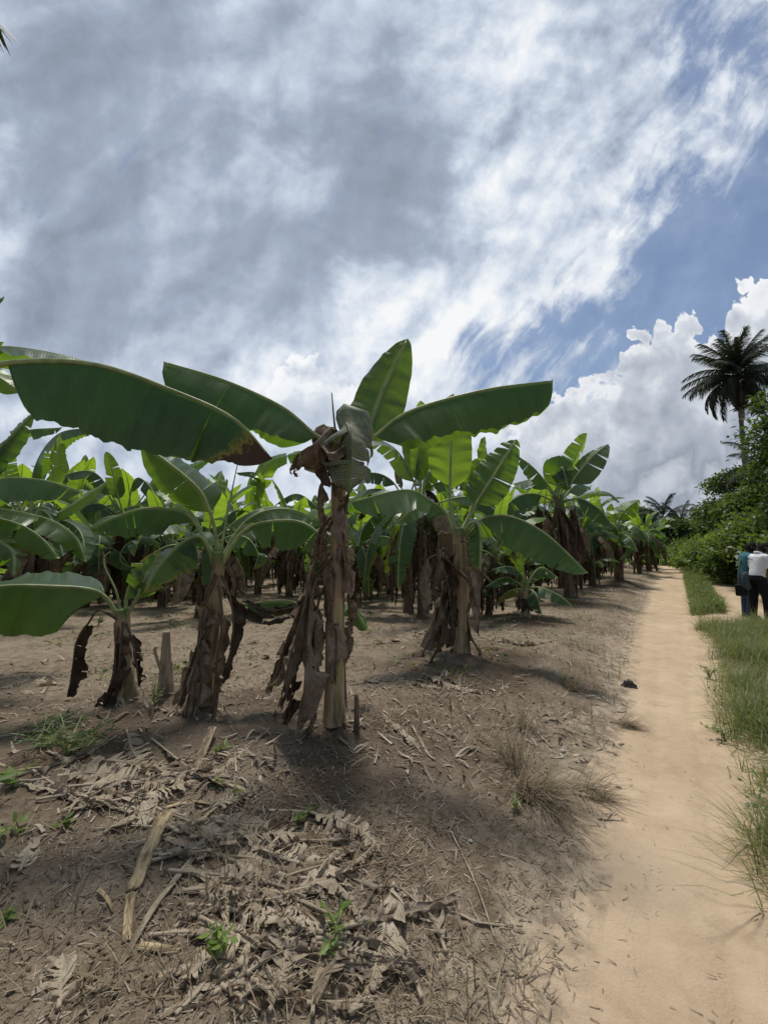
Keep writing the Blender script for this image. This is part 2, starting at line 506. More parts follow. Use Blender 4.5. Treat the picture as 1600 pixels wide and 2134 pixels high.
def mat_banana(name, dark, mid, trans, fac=0.34, rough=0.36):
    """living banana blade: cross veins follow the UV length, 'age' turns it yellow then brown"""
    m, t = new_mat(name)
    uv = t.n('ShaderNodeTexCoord').outputs['UV']
    oi = t.n('ShaderNodeObjectInfo')
    u, v, _ = t.sep(uv)
    wob = t.noise(t.comb(t.math('MULTIPLY', u, 0.6), v), 24.0, 3.0, 0.6).outputs['Fac']
    veins = t.math('ADD', t.math('MULTIPLY', t.math('SINE', t.math('ADD', t.math('MULTIPLY', v, 330.0), t.math('MULTIPLY', wob, 9.0))), 0.22), t.noise(t.comb(t.math('MULTIPLY', u, 0.6), v), 110.0, 2.0, 0.6).outputs['Fac'])
    band = t.noise(t.comb(t.math('MULTIPLY', u, 0.35), v), 9.0, 4.0, 0.6).outputs['Fac']
    rnd = oi.outputs['Random']
    c = t.mix(t.smooth(band, 0.30, 0.72), dark, mid)
    c = t.mix(t.smooth(veins, 0.48, 0.78, 0.0, 0.55), c, tuple(k * 2.1 for k in mid))
    pale = t.noise(t.comb(t.math('MULTIPLY', u, 1.5), t.math('MULTIPLY', v, 1.0)), 3.0, 4.0, 0.6).outputs['Fac']
    c = t.mix(t.smooth(pale, 0.45, 0.75, 0.0, 0.55), c, (mid[0] * 2.4, mid[1] * 1.7, mid[2] * 1.9))
    c = t.mix(t.math('MULTIPLY', rnd, 0.25), c, (mid[0] * 1.6, mid[1] * 1.35, mid[2]))
    rib = t.smooth(t.math('ABSOLUTE', u), 0.012, 0.03, 1.0, 0.0)
    c = t.mix(rib, c, (0.20, 0.27, 0.10))
    age = t.attr('age').outputs['Fac']
    an = t.noise(t.comb(t.math('MULTIPLY', u, 2.0), t.math('MULTIPLY', v, 1.0)), 22.0, 5.0, 0.65).outputs['Fac']
    ag = t.math('ADD', age, t.math('MULTIPLY', t.math('SUBTRACT', an, 0.5), t.smooth(age, 0.02, 0.3, 0.0, 0.9)))
    c = t.mix(t.smooth(ag, 0.22, 0.5), c, (0.22, 0.20, 0.03))
    c = t.mix(t.smooth(ag, 0.48, 0.7), c, (0.055, 0.032, 0.018))
    tc = t.mix(t.smooth(band, 0.3, 0.75, 0.0, 1.0), trans, tuple(k * 1.25 for k in trans))
    tc = t.mix(t.smooth(ag, 0.22, 0.5), tc, (0.45, 0.36, 0.03))
    tc = t.mix(t.smooth(ag, 0.48, 0.7), tc, (0.07, 0.035, 0.015))
    nrm = bump(t, t.math('ADD', veins, t.math('MULTIPLY', band, 1.2)), 0.22, 0.005)
    leafy(t, c, tc, t.math('MULTIPLY', fac, t.smooth(ag, 0.4, 0.75, 1.0, 0.4)), t.math('ADD', rough, t.smooth(ag, 0.4, 0.7, 0.0, 0.4)), 0.5, nrm)
    return m

def mat_dead(name, a, b, cdark, fac=0.12):
    m, t = new_mat(name)
    uv = t.n('ShaderNodeTexCoord').outputs['UV']
    oi = t.n('ShaderNodeObjectInfo').outputs['Random']
    u, v, _ = t.sep(uv)
    lines = t.noise(t.comb(t.math('MULTIPLY', u, 1.2), t.math('ADD', v, oi)), 70.0, 3.0, 0.6).outputs['Fac']
    blot = t.noise(t.comb(t.math('ADD', u, t.math('MULTIPLY', oi, 9.0)), v), 7.0, 5.0, 0.62).outputs['Fac']
    c = t.mix(t.smooth(blot, 0.32, 0.66), a, b)
    c = t.mix(t.smooth(lines, 0.48, 0.72, 0.0, 0.55), c, cdark)
    c = t.mix(t.math('MULTIPLY', oi, 0.35), c, cdark)
    nrm = bump(t, t.math('ADD', lines, blot), 0.6, 0.008)
    leafy(t, c, c, fac, 0.75, 0.25, nrm)
    return m

def mat_fibre(name, a, b, dark, scale=(1, 1, 0.06), freq=38.0, rough=0.7, spec=0.3, greentop=None):
    """stems and old wood: long fibres along z"""
    m, t = new_mat(name)
    oc = t.n('ShaderNodeTexCoord').outputs['Object']
    q = t.mapping(oc, scale=scale)
    n1 = t.noise(q, freq, 4.0, 0.6, dim='3D').outputs['Fac']
    n2 = t.noise(t.mapping(oc, scale=(1, 1, 0.25)), 9.0, 4.0, 0.6, dim='3D').outputs['Fac']
    c = t.mix(t.smooth(n1, 0.3, 0.7), a, b)
    c = t.mix(t.smooth(n2, 0.48, 0.66, 0.0, 0.8), c, dark)
    if greentop:
        n3 = t.noise(t.mapping(oc, loc=(3, 1, 2), scale=(1, 1, 0.10)), 16.0, 3.0, 0.55, dim='3D').outputs['Fac']
        c = t.mix(t.smooth(n3, 0.56, 0.70, 0.0, 0.55), c, (0.26, 0.235, 0.085))
        n4 = t.noise(t.mapping(oc, loc=(1, 5, 2), scale=(1, 1, 0.35)), 5.0, 4.0, 0.6, dim='3D').outputs['Fac']
        c = t.mix(t.smooth(n4, 0.50, 0.66, 0.0, 0.75), c, (0.075, 0.048, 0.034))
        c = t.mix(t.attr('green').outputs['Fac'], c, greentop)
    finish(t, principled(t, c, rough, spec, bump(t, t.math('ADD', n1, n2), 0.8, 0.012)))
    return m

def mat_plain(name, col, rough=0.7, spec=0.3, var=0.25, freq=20.0, bmp=0.0):
    m, t = new_mat(name)
    oc = t.n('ShaderNodeTexCoord').outputs['Object']
    n1 = t.noise(oc, freq, 4.0, 0.6, dim='3D').outputs['Fac']
    c = t.mix(t.smooth(n1, 0.25, 0.75), tuple(k * (1 - var) for k in col), tuple(k * (1 + var) for k in col))
    finish(t, principled(t, c, rough, spec, bump(t, n1, bmp, 0.01) if bmp else None))
    return m

def mat_foliage(name, dark, mid, light, trans, fac=0.3, rough=0.5):
    """tree and shrub leaves, each leaf carrying its own 'tint'"""
    m, t = new_mat(name)
    tint = t.attr('tint').outputs['Fac']
    c = t.ramp(tint, [(0.0, dark), (0.55, mid), (1.0, light)])
    leafy(t, c, trans, fac, rough, 0.4)
    return m

M = {}
M['leaf'] = mat_banana('banana_leaf', (0.010, 0.029, 0.012), (0.022, 0.056, 0.020), (0.24, 0.44, 0.025), 0.30, 0.36)
M['leaf_young'] = mat_banana('young_banana_leaf', (0.030, 0.072, 0.016), (0.050, 0.110, 0.022), (0.36, 0.56, 0.035), 0.44, 0.38)
M['leaf_mid'] = mat_banana('backlit_banana_leaf', (0.016, 0.044, 0.014), (0.028, 0.070, 0.020), (0.22, 0.36, 0.030), 0.30, 0.36)
M['leaf_wilt'] = mat_banana('wilted_banana_leaf', (0.085, 0.108, 0.070), (0.150, 0.180, 0.120), (0.16, 0.20, 0.05), 0.22, 0.55)
M['leaf_dusty'] = mat_banana('dusty_banana_leaf', (0.032, 0.058, 0.036), (0.050, 0.085, 0.050), (0.20, 0.34, 0.04), 0.24, 0.45)
M['dead'] = mat_dead('withered_leaf', (0.155, 0.108, 0.068), (0.285, 0.220, 0.148), (0.052, 0.034, 0.021), 0.14)
M['dead_grey'] = mat_dead('grey_withered_leaf', (0.215, 0.168, 0.122), (0.36, 0.30, 0.235), (0.11, 0.080, 0.056), 0.15)
M['dead_dark'] = mat_dead('dark_withered_leaf', (0.045, 0.030, 0.021), (0.095, 0.066, 0.046), (0.018, 0.012, 0.009), 0.08)
M['straw'] = mat_dead('dry_fallen_leaf', (0.35, 0.285, 0.20), (0.53, 0.455, 0.345), (0.17, 0.125, 0.085), 0.15)
M['rib'] = mat_plain('leaf_stalk', (0.25, 0.31, 0.13), 0.45, 0.45, 0.3, 12)
M['rib_old'] = mat_plain('old_leaf_stalk', (0.11, 0.078, 0.048), 0.7, 0.3, 0.4, 25, 0.4)
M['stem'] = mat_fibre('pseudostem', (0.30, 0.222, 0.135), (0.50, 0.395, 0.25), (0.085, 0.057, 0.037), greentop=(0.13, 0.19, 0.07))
M['stem_dark'] = mat_fibre('shaded_pseudostem', (0.10, 0.070, 0.045), (0.19, 0.14, 0.095), (0.03, 0.02, 0.014), greentop=(0.11, 0.17, 0.06))  # darker copy of the pseudostem, with shade put into its colour
M['oldwood'] = mat_fibre('dry_stem_fibre', (0.25, 0.19, 0.125), (0.40, 0.33, 0.24), (0.10, 0.07, 0.045))
def mat_uvfibre(name, a, b, dark):
    """dry stalks: fibres run along the uv length"""
    m, t = new_mat(name)
    uv = t.n('ShaderNodeTexCoord').outputs['UV']
    u, v, _ = t.sep(uv)
    n1 = t.noise(t.comb(t.math('MULTIPLY', u, 1.0), t.math('MULTIPLY', v, 0.05)), 170.0, 4.0, 0.65).outputs['Fac']
    n2 = t.noise(t.comb(t.math('MULTIPLY', u, 1.0), t.math('MULTIPLY', v, 0.3)), 22.0, 5.0, 0.65).outputs['Fac']
    c = t.mix(t.smooth(n1, 0.35, 0.65), a, b)
    c = t.mix(t.smooth(n2, 0.46, 0.66, 0.0, 0.85), c, dark)
    finish(t, principled(t, c, 0.8, 0.2, bump(t, t.math('ADD', n1, n2), 1.0, 0.006)))
    return m
M['bark'] = mat_fibre('tree_bark', (0.12, 0.10, 0.085), (0.22, 0.195, 0.165), (0.05, 0.04, 0.033), scale=(1, 1, 0.3), freq=14.0)

# ------------------------------------------------------------------ ground and paths
PLANT_PX = {'main': (695, 1552), 'mid': (420, 1508), 'low': (265, 1484), 'stump': (345, 1492), 'right': (960, 1376), 'young': (1095, 1292), 'tall': (1188, 1252), 'edge': (1290, 1216)}
BASE = {k: hit(a, b, lambda x, y: hbase(x, y) + 0.16) for k, (a, b) in PLANT_PX.items()}
for k, r, h in (('main', 0.62, 0.15), ('mid', 0.6, 0.12), ('low', 0.6, 0.10), ('right', 0.8, 0.12), ('young', 0.6, 0.08), ('tall', 0.9, 0.14), ('edge', 1.0, 0.16)):
    MOUNDS.append((BASE[k][0], BASE[k][1], r, h))

TRACK_PX = [(1452, 1296), (1475, 1280), (1512, 1282), (1506, 1262), (1488, 1240), (1480, 1222), (1492, 1213), (1520, 1218), (1575, 1238), (1700, 1258), (1900, 1300), (1900, 1335), (1740, 1322), (1640, 1312), (1560, 1303), (1530, 1299), (1470, 1306)]
TRACK = np.array([hit(a, b, lambda x, y: hbase(x, y) + 0.05) for a, b in TRACK_PX])
def in_poly(x, y, P):
    c = np.zeros(np.shape(x), bool)
    j = len(P) - 1
    for i in range(len(P)):
        xi, yi, xj, yj = P[i][0], P[i][1], P[j][0], P[j][1]
        c ^= ((yi > y) != (yj > y)) & (x < (xj - xi) * (y - yi) / (yj - yi + 1e-12) + xi)
        j = i
    return c
def dist_path(x, y):
    """metres outside the footpath (negative on it), ragged"""
    n = 0.22 * fbm(x * 2.3, y * 2.3, 4, 41) + 0.10 * fbm(x * 9, y * 9, 3, 43)
    return np.maximum(XL(y) - x, x - XR(y)) * 0.8 + n

ang = np.concatenate([np.linspace(-180, -62, 40, endpoint=False), np.linspace(-62, 62, 760), np.linspace(62, 180, 41)[1:-1]])
ang = np.radians(ang)
rad = np.concatenate([np.geomspace(0.3, 45, 640), np.geomspace(46, 900, 40)])
A_, R_ = np.meshgrid(ang, rad)
gx = R_ * np.sin(A_); gy = R_ * np.cos(A_)
gz = H(gx, gy)
dpp = dist_path(gx, gy)
dl_ = (XL(gy) - gx) * 0.8
trk = in_poly(gx + 0.5 * fbm(gx * 1.7, gy * 1.7, 3, 51), gy + 0.5 * fbm(gx * 1.7, gy * 1.7, 3, 57), TRACK)
# bare pale sand at the foot of the bank and along the verge, brown tilled soil further in
reach = 0.55 + 0.15 * sstep(gy, 2.2, 0.8) + 0.7 * fbm(gx * 0.9, gy * 0.9, 3, 61)
sand_l = 1 - sstep(dl_, -0.10, np.maximum(reach * 1.15, 0.3))
sand_r = 1 - sstep((gx - XR(gy)) * 0.8, 0.0, 0.6)
sand = np.where(dl_ > 0, sand_l, np.where(gx > XR(gy), sand_r, 1.0))
sand = np.maximum(sand, np.where(trk, 0.95, 0))
sand = np.clip(sand + 0.25 * fbm(gx * 5, gy * 5, 4, 63) * (sand > 0.02) * (sand < 0.98), 0, 1)
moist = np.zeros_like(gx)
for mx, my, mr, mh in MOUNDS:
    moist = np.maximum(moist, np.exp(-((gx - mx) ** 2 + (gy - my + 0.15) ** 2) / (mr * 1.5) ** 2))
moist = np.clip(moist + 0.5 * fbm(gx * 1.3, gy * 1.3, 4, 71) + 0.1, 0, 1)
nr, na = gx.shape
# two shallow wheel ruts worn into the footpath, and scuffs
wid_ = np.maximum(XR(gy) - XL(gy), .2); rel_ = (gx - XL(gy)) / wid_
on_ = (1 - sstep(np.abs(rel_ - .5), .42, .6))
wob_ = .06 * fbm(gy * .8, gy * 0 + 3, 3, 81)
gz = gz - on_ * .012 * (np.exp(-((rel_ - .27 - wob_) / .09) ** 2) + np.exp(-((rel_ - .72 - wob_) / .09) ** 2)) * (1 + .8 * fbm(gx * 3, gy * 3, 3, 83))
GV = np.stack([gx, gy, gz], -1).reshape(-1, 3)
idx = np.arange(nr * na).reshape(nr, na)
nxt = np.roll(idx, -1, axis=1)
quads = np.stack([idx[:-1], nxt[:-1], nxt[1:], idx[1:]], -1).reshape(-1, 4)[:, ::-1]
qmask_p = (dpp.ravel()[quads].mean(1) < 0) & (gy.ravel()[quads].mean(1) > -8)
qmask_t = trk.ravel()[quads].mean(1) > 0.5

def mat_ground():
    m, t = new_mat('soil')
    pos = t.n('ShaderNodeNewGeometry').outputs['Position']
    sandv = t.attr('sand').outputs['Fac']; mo = t.attr('moist').outputs['Fac']
    big = t.noise(pos, 1.1, 5.0, 0.6, dim='3D').outputs['Fac']
    med = t.noise(pos, 9.0, 5.0, 0.65, dim='3D').outputs['Fac']
    fin = t.noise(pos, 75.0, 4.0, 0.7, dim='3D').outputs['Fac']
    grit = t.noise(pos, 260.0, 2.0, 0.6, dim='3D').outputs['Fac']
    soil = t.mix(t.smooth(med, 0.30, 0.68), (0.180, 0.133, 0.091), (0.345, 0.274, 0.198))
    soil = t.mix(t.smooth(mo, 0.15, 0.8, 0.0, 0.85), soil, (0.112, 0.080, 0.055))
    soil = t.mix(t.smooth(big, 0.42, 0.68, 0.0, 0.5), soil, (0.39, 0.322, 0.243))
    soil = t.mix(t.smooth(fin, 0.54, 0.76, 0.0, 0.6), soil, (0.40, 0.325, 0.24))
    soil = t.mix(t.smooth(fin, 0.44, 0.27, 0.0, 0.7), soil, (0.050, 0.036, 0.026))
    sn = t.mix(t.smooth(big, 0.3, 0.7), (0.480, 0.358, 0.238), (0.580, 0.445, 0.305))
    sn = t.mix(t.smooth(t.noise(pos, 3.2, 6.0, 0.65, dim='3D').outputs['Fac'], 0.46, 0.68, 0.0, 0.55), sn, (0.39, 0.285, 0.185))
    sn = t.mix(t.smooth(med, 0.45, 0.75, 0.0, 0.4), sn, (0.61, 0.495, 0.355))
    sn = t.mix(t.smooth(fin, 0.40, 0.22, 0.0, 0.5), sn, (0.25, 0.18, 0.11))
    sn = t.mix(t.smooth(grit, 0.58, 0.75, 0.0, 0.35), sn, (0.66, 0.54, 0.40))
    sn = t.mix(t.smooth(grit, 0.42, 0.28, 0.0, 0.35), sn, (0.27, 0.20, 0.13))
    verge = t.mix(t.smooth(med, 0.35, 0.65), (0.27, 0.212, 0.150), (0.45, 0.365, 0.265))
    verge = t.mix(t.smooth(fin, 0.46, 0.28, 0.0, 0.7), verge, (0.13, 0.10, 0.072))
    sv = t.math('ADD', sandv, t.math('MULTIPLY', t.math('SUBTRACT', med, 0.5), t.smooth(t.math('ABSOLUTE', t.math('SUBTRACT', sandv, 0.5)), 0.3, 0.5, 0.9, 0.0)))
    c = t.mix(t.smooth(sv, 0.08, 0.45), soil, verge)
    c = t.mix(t.smooth(sv, 0.62, 1.02), c, sn)
    hgt = t.math('ADD', t.math('MULTIPLY', med, 1.0), t.math('ADD', t.math('MULTIPLY', fin, 0.5), t.math('MULTIPLY', grit, 0.16)))
    b = t.n('ShaderNodeBump')
    t.l(t.smooth(sv, 0.2, 0.95, 0.9, 0.5), b.inputs['Strength'])
    b.inputs['Distance'].default_value = 0.045
    t.l(hgt, b.inputs['Height'])
    finish(t, principled(t, c, 0.95, 0.12, b.outputs[0]))
    return m
M['soil'] = mat_ground()

def ground_piece(name, mask):
    q = quads[mask]
    used, inv = np.unique(q, return_inverse=True)
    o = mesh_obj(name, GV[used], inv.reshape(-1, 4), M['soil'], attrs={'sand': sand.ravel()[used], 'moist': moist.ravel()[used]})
    o['kind'] = 'structure'
    return o
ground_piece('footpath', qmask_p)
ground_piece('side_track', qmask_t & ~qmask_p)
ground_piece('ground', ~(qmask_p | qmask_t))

# ------------------------------------------------------------------ banana plants
def lerp_rows(C, x):
    """sample rows of C at fractional positions x in 0..1"""
    n = len(C); k = np.clip(np.asarray(x, float), 0, 1) * (n - 1)
    i = np.minimum(k.astype(int), n - 2); f = (k - i)[:, None]
    return C[i] * (1 - f) + C[i + 1] * f

def blade(ctrl, bf, W, up=(0, 0, 1), fold=(55, 55), fold_tip=None, curl=0.0, tears=0, tear_amp=14.0, gap=0.10, ripple=0.008, rfreq=5.0, crumple=0.0,
          tip_age=0.0, edge_age=0.12, base_age=0.0, blunt=3.5, sweep=0.22, seed=0, n=44, m=6, side_w=(1, 1), org=(0, 0, 0), ground=None, cuts=None, rise=0.14, pleat=0.014):
    rng = random.Random(seed)
    C, L = spline(ctrl, 90)
    T = tangents(C)
    ups = np.array(up, float)
    U = np.tile(ups, (90, 1)) if ups.ndim == 1 else lerp_rows(ups, np.linspace(0, 1, 90))
    Sd = norm(np.cross(T, U)); N = np.cross(Sd, T)
    Lb = L * (1 - bf)
    fold_tip = fold if fold_tip is None else fold_tip
    V_, F_, UV_, AG_ = [], [], [], []
    NN_, SS_, TT_, SV_, VV_, HH_ = [], [], [], [], [], []
    cnt = 0
    def width(v):
        return W * np.clip(1 - (1 - np.clip(v / rise, 0, 1)) ** 2, 0, 1) ** 0.6 * np.clip(1 - v ** blunt, 0, 1) ** 0.55 * (0.90 + 0.2 * np.sin(np.pi * np.clip(v, 0, 1) ** 0.8)) + 0.002
    for hi, h in enumerate((1, -1)):
        cut_at = sorted(rng.uniform(0.10, 0.97) for _ in range(tears)) if cuts is None else cuts
        bounds = [0.0] + list(cut_at) + [1.0]
        ph = rng.uniform(0, 6.28)
        for a, b in zip(bounds[:-1], bounds[1:]):
            if b - a < 0.004:
                continue
            rows = max(3, int(round((b - a) * n)) + 1)
            v = np.linspace(a, b, rows)
            x = bf + (1 - bf) * v
            c = lerp_rows(C, x); t = norm(lerp_rows(T, x)); s_ = norm(lerp_rows(Sd, x)); nn = norm(lerp_rows(N, x))
            wv = width(v) * side_w[hi]
            f0 = np.radians(fold[hi] + (fold_tip[hi] - fold[hi]) * v)
            df = math.radians(rng.gauss(0, tear_amp)) if len(cut_at) else 0.0
            dg = gap * rng.uniform(0.4, 1.5) if len(cut_at) else 0.0
            p = c.copy()
            vm = 0.5 * (a + b)
            for j in range(m + 1):
                s = j / m
                if j:
                    ang_ = f0 + math.radians(curl) * s + df * min(1.0, s * 2.5)
                    p = p + (wv / m)[:, None] * (h * s_ * np.cos(ang_)[:, None] - nn * np.sin(ang_)[:, None])
                q = p + t * (sweep * s * wv * np.clip(1 - v, 0, 1) ** 0.5)[:, None]
                q = q - t * ((v - vm) * Lb * dg * s)[:, None]
                q = q + nn * (ripple * s * (np.sin(6.283 * rfreq * v * Lb + ph) + 0.6 * np.sin(6.283 * rfreq * 2.3 * v * Lb + 2 * ph)))[:, None]
                NN_.append(nn); SS_.append(s_); TT_.append(t); SV_.append(np.full(rows, s)); VV_.append(v); HH_.append(np.full(rows, hi))
                V_.append(q); UV_.append(np.stack([np.full(rows, h * s) * wv, v * Lb], 1))
                ag = base_age + tip_age * sstep(v, 0.80, 1.0) + edge_age * max(0.0, (s - 0.7) / 0.3) * sstep(v, 0.2, 0.9)
                AG_.append(ag * np.ones(rows))
            for j in range(m):
                for i in range(rows - 1):
                    a0 = cnt + j * rows + i; b0 = a0 + rows
                    F_.append((a0, b0, b0 + 1, a0 + 1) if h > 0 else (a0, a0 + 1, b0 + 1, b0))
            cnt += rows * (m + 1)
    Q_ = np.vstack(V_); sv = np.concatenate(SV_); vv = np.concatenate(VV_); hh = np.concatenate(HH_); nn = np.vstack(NN_)
    if pleat:
        Q_ = Q_ + nn * (pleat * (0.25 + sv) * np.clip(sv * 4, 0, 1) * 2.2 * fbm(vv * Lb * 7.0 + 31 * hh, sv * 0.8 + 7 * hh, 4, seed * 5 + 2))[:, None]
    if crumple:
        for k, ax in enumerate((nn, np.vstack(SS_), np.vstack(TT_))):
            Q_ = Q_ + ax * (crumple * (0.35 + sv) * 2.0 * fbm(sv * 1.7 + 3.1 * hh, vv * Lb * 5.0, 3, seed * 7 + k))[:, None]
    if ground is not None:
        Q_[:, 2] = np.maximum(Q_[:, 2], H(Q_[:, 0], Q_[:, 1], False) + ground)
    V_ = [Q_]
    o = np.array(tuple(org), float)
    return np.vstack(V_) - o, np.array(F_, np.int32), np.vstack(UV_), np.concatenate(AG_), C - o, L, N

def add_leaf(root, org, ctrl, bf, W, mat='leaf', name='leaf', rr=(0.020, 0.004), ribmat='rib', midrib=True, **kw):
    ctrl = [Vector(c) for c in ctrl]
    V, Fc, uv, ag, C, L, N = blade(ctrl, bf, W, org=org, **kw)
    o = mesh_obj(name, V, Fc, M[mat], root, uv=uv, attrs={'age': ag})
    if midrib:
        x = np.linspace(0, 1, len(C))
        r = rr[0] + (rr[1] - rr[0]) * np.clip(x / 0.95, 0, 1) ** 0.8
        Cc = C - N * (r * 0.55)[:, None]
        Vt, Ft = tube(Cc[::3], r[::3], 7, True)
        mesh_obj('midrib', Vt, Ft, M[ribmat], o)
    return o

def stem_mesh(ctrl, r0, r1, seed, sides=22, rows=46, flare=0.25, ridg=0.20, green=0.25):
    C, L = spline(ctrl, rows)
    x = np.linspace(0, 1, rows)
    r = r0 + (r1 - r0) * x ** 0.9
    r = r * (1 + flare * np.exp(-x * L / 0.12))
    T = tangents(C)
    A = norm(np.cross(T, np.tile([0.2, 1.0, 0.1], (rows, 1)))); B = np.cross(T, A)
    th = np.linspace(0, 2 * np.pi, sides, endpoint=False)
    X, TH = np.meshgrid(x, th, indexing='ij')
    # overlapping leaf bases wrap the stem: stepped ridges that climb slowly round it
    k = (TH / (2 * np.pi) * 3 + seed * 0.37 + 0.5 * X * L + 0.5 * fbm(TH * 0.8, X * L * 1.2, 3, seed)) % 1.0
    rm = 1 + ridg * (k ** 2 - 0.4) + 0.22 * fbm(np.cos(TH) * 2.2 + 5, np.sin(TH) * 2.2 + X * L * 0.8, 4, seed + 5) + 0.08 * fbm(TH * 5, X * L * 2, 2, seed + 9)
    RR = r[:, None] * rm
    V = C[:, None, :] + RR[..., None] * (np.cos(TH)[..., None] * A[:, None, :] + np.sin(TH)[..., None] * B[:, None, :])
    F_ = []
    for i in range(rows - 1):
        for j in range(sides):
            kk = (j + 1) % sides
            F_.append((i * sides + j, i * sides + kk, (i + 1) * sides + kk, (i + 1) * sides + j))
    F_.append(tuple((rows - 1) * sides + j for j in range(sides)))
    g = np.clip(sstep(X, 1 - green, 1.0) + 0.4 * fbm(TH, X * 6, 3, seed) * (X > 0.5), 0, 1) if green > 0 else X * 0
    return V.reshape(-1, 3), F_, g.ravel()

def add_stem(root, org, ctrl, r0, r1, seed=1, mat='stem', name='pseudostem', **kw):
    V, F_, g = stem_mesh([Vector(c) for c in ctrl], r0, r1, seed, **kw)
    return mesh_obj(name, V - np.array(tuple(org)), F_, M[mat], root, attrs={'green': g})

def dead_hang(root, org, ctrl, W, mat='dead', seed=0, bf=0.22, fold=(70, 70), up=(0, -1, 0.3), tears=5, crumple=0.05, name='dead_leaf', **kw):
    kw.setdefault('curl', 40)
    return add_leaf(root, org, ctrl, bf, W, mat, name, rr=(0.012, 0.004), ribmat='rib_old', up=up, fold=fold, tears=tears, tear_amp=24, gap=0.16,
                    crumple=crumple, ripple=0.012, seed=seed, blunt=2.2, **kw)

def add_rolled(root, org, ctrl, r0=0.014, r1=0.003, mat='rib'):
    C, L = spline([Vector(c) for c in ctrl], 24)
    V, F_ = tube(C - np.array(tuple(org)), np.linspace(r0, r1, 24), 7)
    return mesh_obj('rolled_leaf', V, F_, M[mat], root)

GROUP_B = 'banana plants of the plantation'
def plant_root(key, label, base=None):
    x, y = base if base is not None else BASE[key]
    o = empty('banana_plant', (x, y, float(H(x, y)) - 0.02))
    tag(o, label, 'banana plant', GROUP_B)
    return o, o.location.copy()

def P(*pts):
    return [at(*p) for p in pts]
UPZ = (0, 0, 1)

def skirt(root, org, x, y, z0, z1, n, seed, W=0.10, mats=('dead', 'dead_dark', 'dead'), spread=0.22, front=None):
    """withered leaves hanging down round the stem"""
    rng = random.Random(seed)
    for i in range(n):
        a = rng.uniform(0, 6.283) if front is None else rng.gauss(front[0], front[1])
        zt = z0 + (z1 - z0) * rng.uniform(0.0, 1.0)
        ln = rng.uniform(0.5, 1.0) * (zt - org.z) * 0.95
        r = 0.08; ca, sa = math.cos(a), math.sin(a)
        out = spread * rng.uniform(0.5, 1.3)
        b = a + rng.gauss(0, 0.35)
        pts = [(x + r * ca, y + r * sa, zt), (x + out * 0.75 * ca, y + out * 0.75 * sa, zt - 0.02 + rng.uniform(-0.1, 0.06)),
               (x + out * math.cos(b), y + out * math.sin(b), zt - ln * 0.5), (x + out * 0.9 * math.cos(b), y + out * 0.9 * math.sin(b), zt - ln)]
        dead_hang(root, org, pts, W * rng.uniform(0.7, 1.3), rng.choice(mats), seed * 31 + i, up=(ca, sa, 0.25), n=22, m=4, tears=rng.choice((0, 1, 3)))

M['rib_wilt'] = mat_plain('wilted_stalk', (0.11, 0.12, 0.07), 0.6, 0.3, 0.3, 20)
# ---- the tall plant in the middle
rt, og = plant_root('main', 'tall banana plant in the middle, one leaf standing up and a long one reaching right')
d = BASE['main'][1]
add_stem(rt, og, [og] + P((696, 1420, d), (698, 1280, d), (706, 1120, d), (706, 1000, d), (714, 912, d)), 0.070, 0.054, 3, rows=80, green=0.10)
add_leaf(rt, og, P((714, 925, d), (662, 907, d - .1), (590, 848, d - .25), (470, 792, d - .42), (341, 753, d - .55)), 0.16, 0.27, up=UPZ, fold=(50, 66), fold_tip=(50, 62), blunt=12, cuts=[.36, .62], tear_amp=4, gap=.008, edge_age=.08, seed=11, curl=14, n=70, m=9, pleat=.03)
add_leaf(rt, og, P((722, 930, d), (772, 913, d - .06), (850, 857, d - .15), (1000, 813, d - .25), (1152, 792, d - .30)), 0.15, 0.29, up=UPZ, fold=(66, 48), fold_tip=(76, 60), blunt=12, cuts=[.44], tear_amp=4, gap=.006, edge_age=.06, seed=12, curl=14, n=70, m=9, ripple=.011, pleat=.03)
add_leaf(rt, og, P((722, 930, d), (762, 900, d + .06), (800, 806, d + .12), (849, 705, d + .12)), 0.14, 0.215, 'leaf_mid', up=(-.15, -1, .25), fold=(16, -6), curl=22, ripple=.008, rfreq=3.5, crumple=.006, pleat=.02, seed=13, blunt=2.3, n=60, m=8, rr=(.02, .006))
add_leaf(rt, og, P((710, 918, d - .02), (720, 882, d - .12), (730, 912, d - .26), (730, 1022, d - .24)), 0.12, 0.27, 'leaf_wilt', ribmat='rib_wilt', up=(0.1, -1, .1), fold=(24, 30), curl=34, tears=8, tear_amp=17, gap=.05, crumple=.05, pleat=.04, seed=14, base_age=.05, edge_age=.25, blunt=4, n=44)
add_leaf(rt, og, P((708, 915, d - .02), (690, 893, d - .12), (655, 925, d - .25), (622, 952, d - .28), (618, 985, d - .28)), 0.10, 0.21, 'dead', name='dead_leaf', up=(-.2, -.8, .5), fold=(40, 40), tears=6, tear_amp=24, gap=.08, crumple=.09, seed=15, ribmat='rib_old', curl=30)
dead_hang(rt, og, P((706, 912, d - .03), (690, 930, d - .14), (676, 960, d - .18), (690, 1010, d - .17)), 0.12, 'dead_dark', 16, up=(-.2, -1, .2))
dead_hang(rt, og, P((708, 915, d - .03), (715, 905, d - .12), (705, 960, d - .18), (712, 1040, d - .15)), 0.10, 'dead', 17, up=(-.1, -1, .2))
add_rolled(rt, og, P((703, 915, d), (697, 885, d), (691, 818, d)), 0.010, 0.004, 'rib_old')
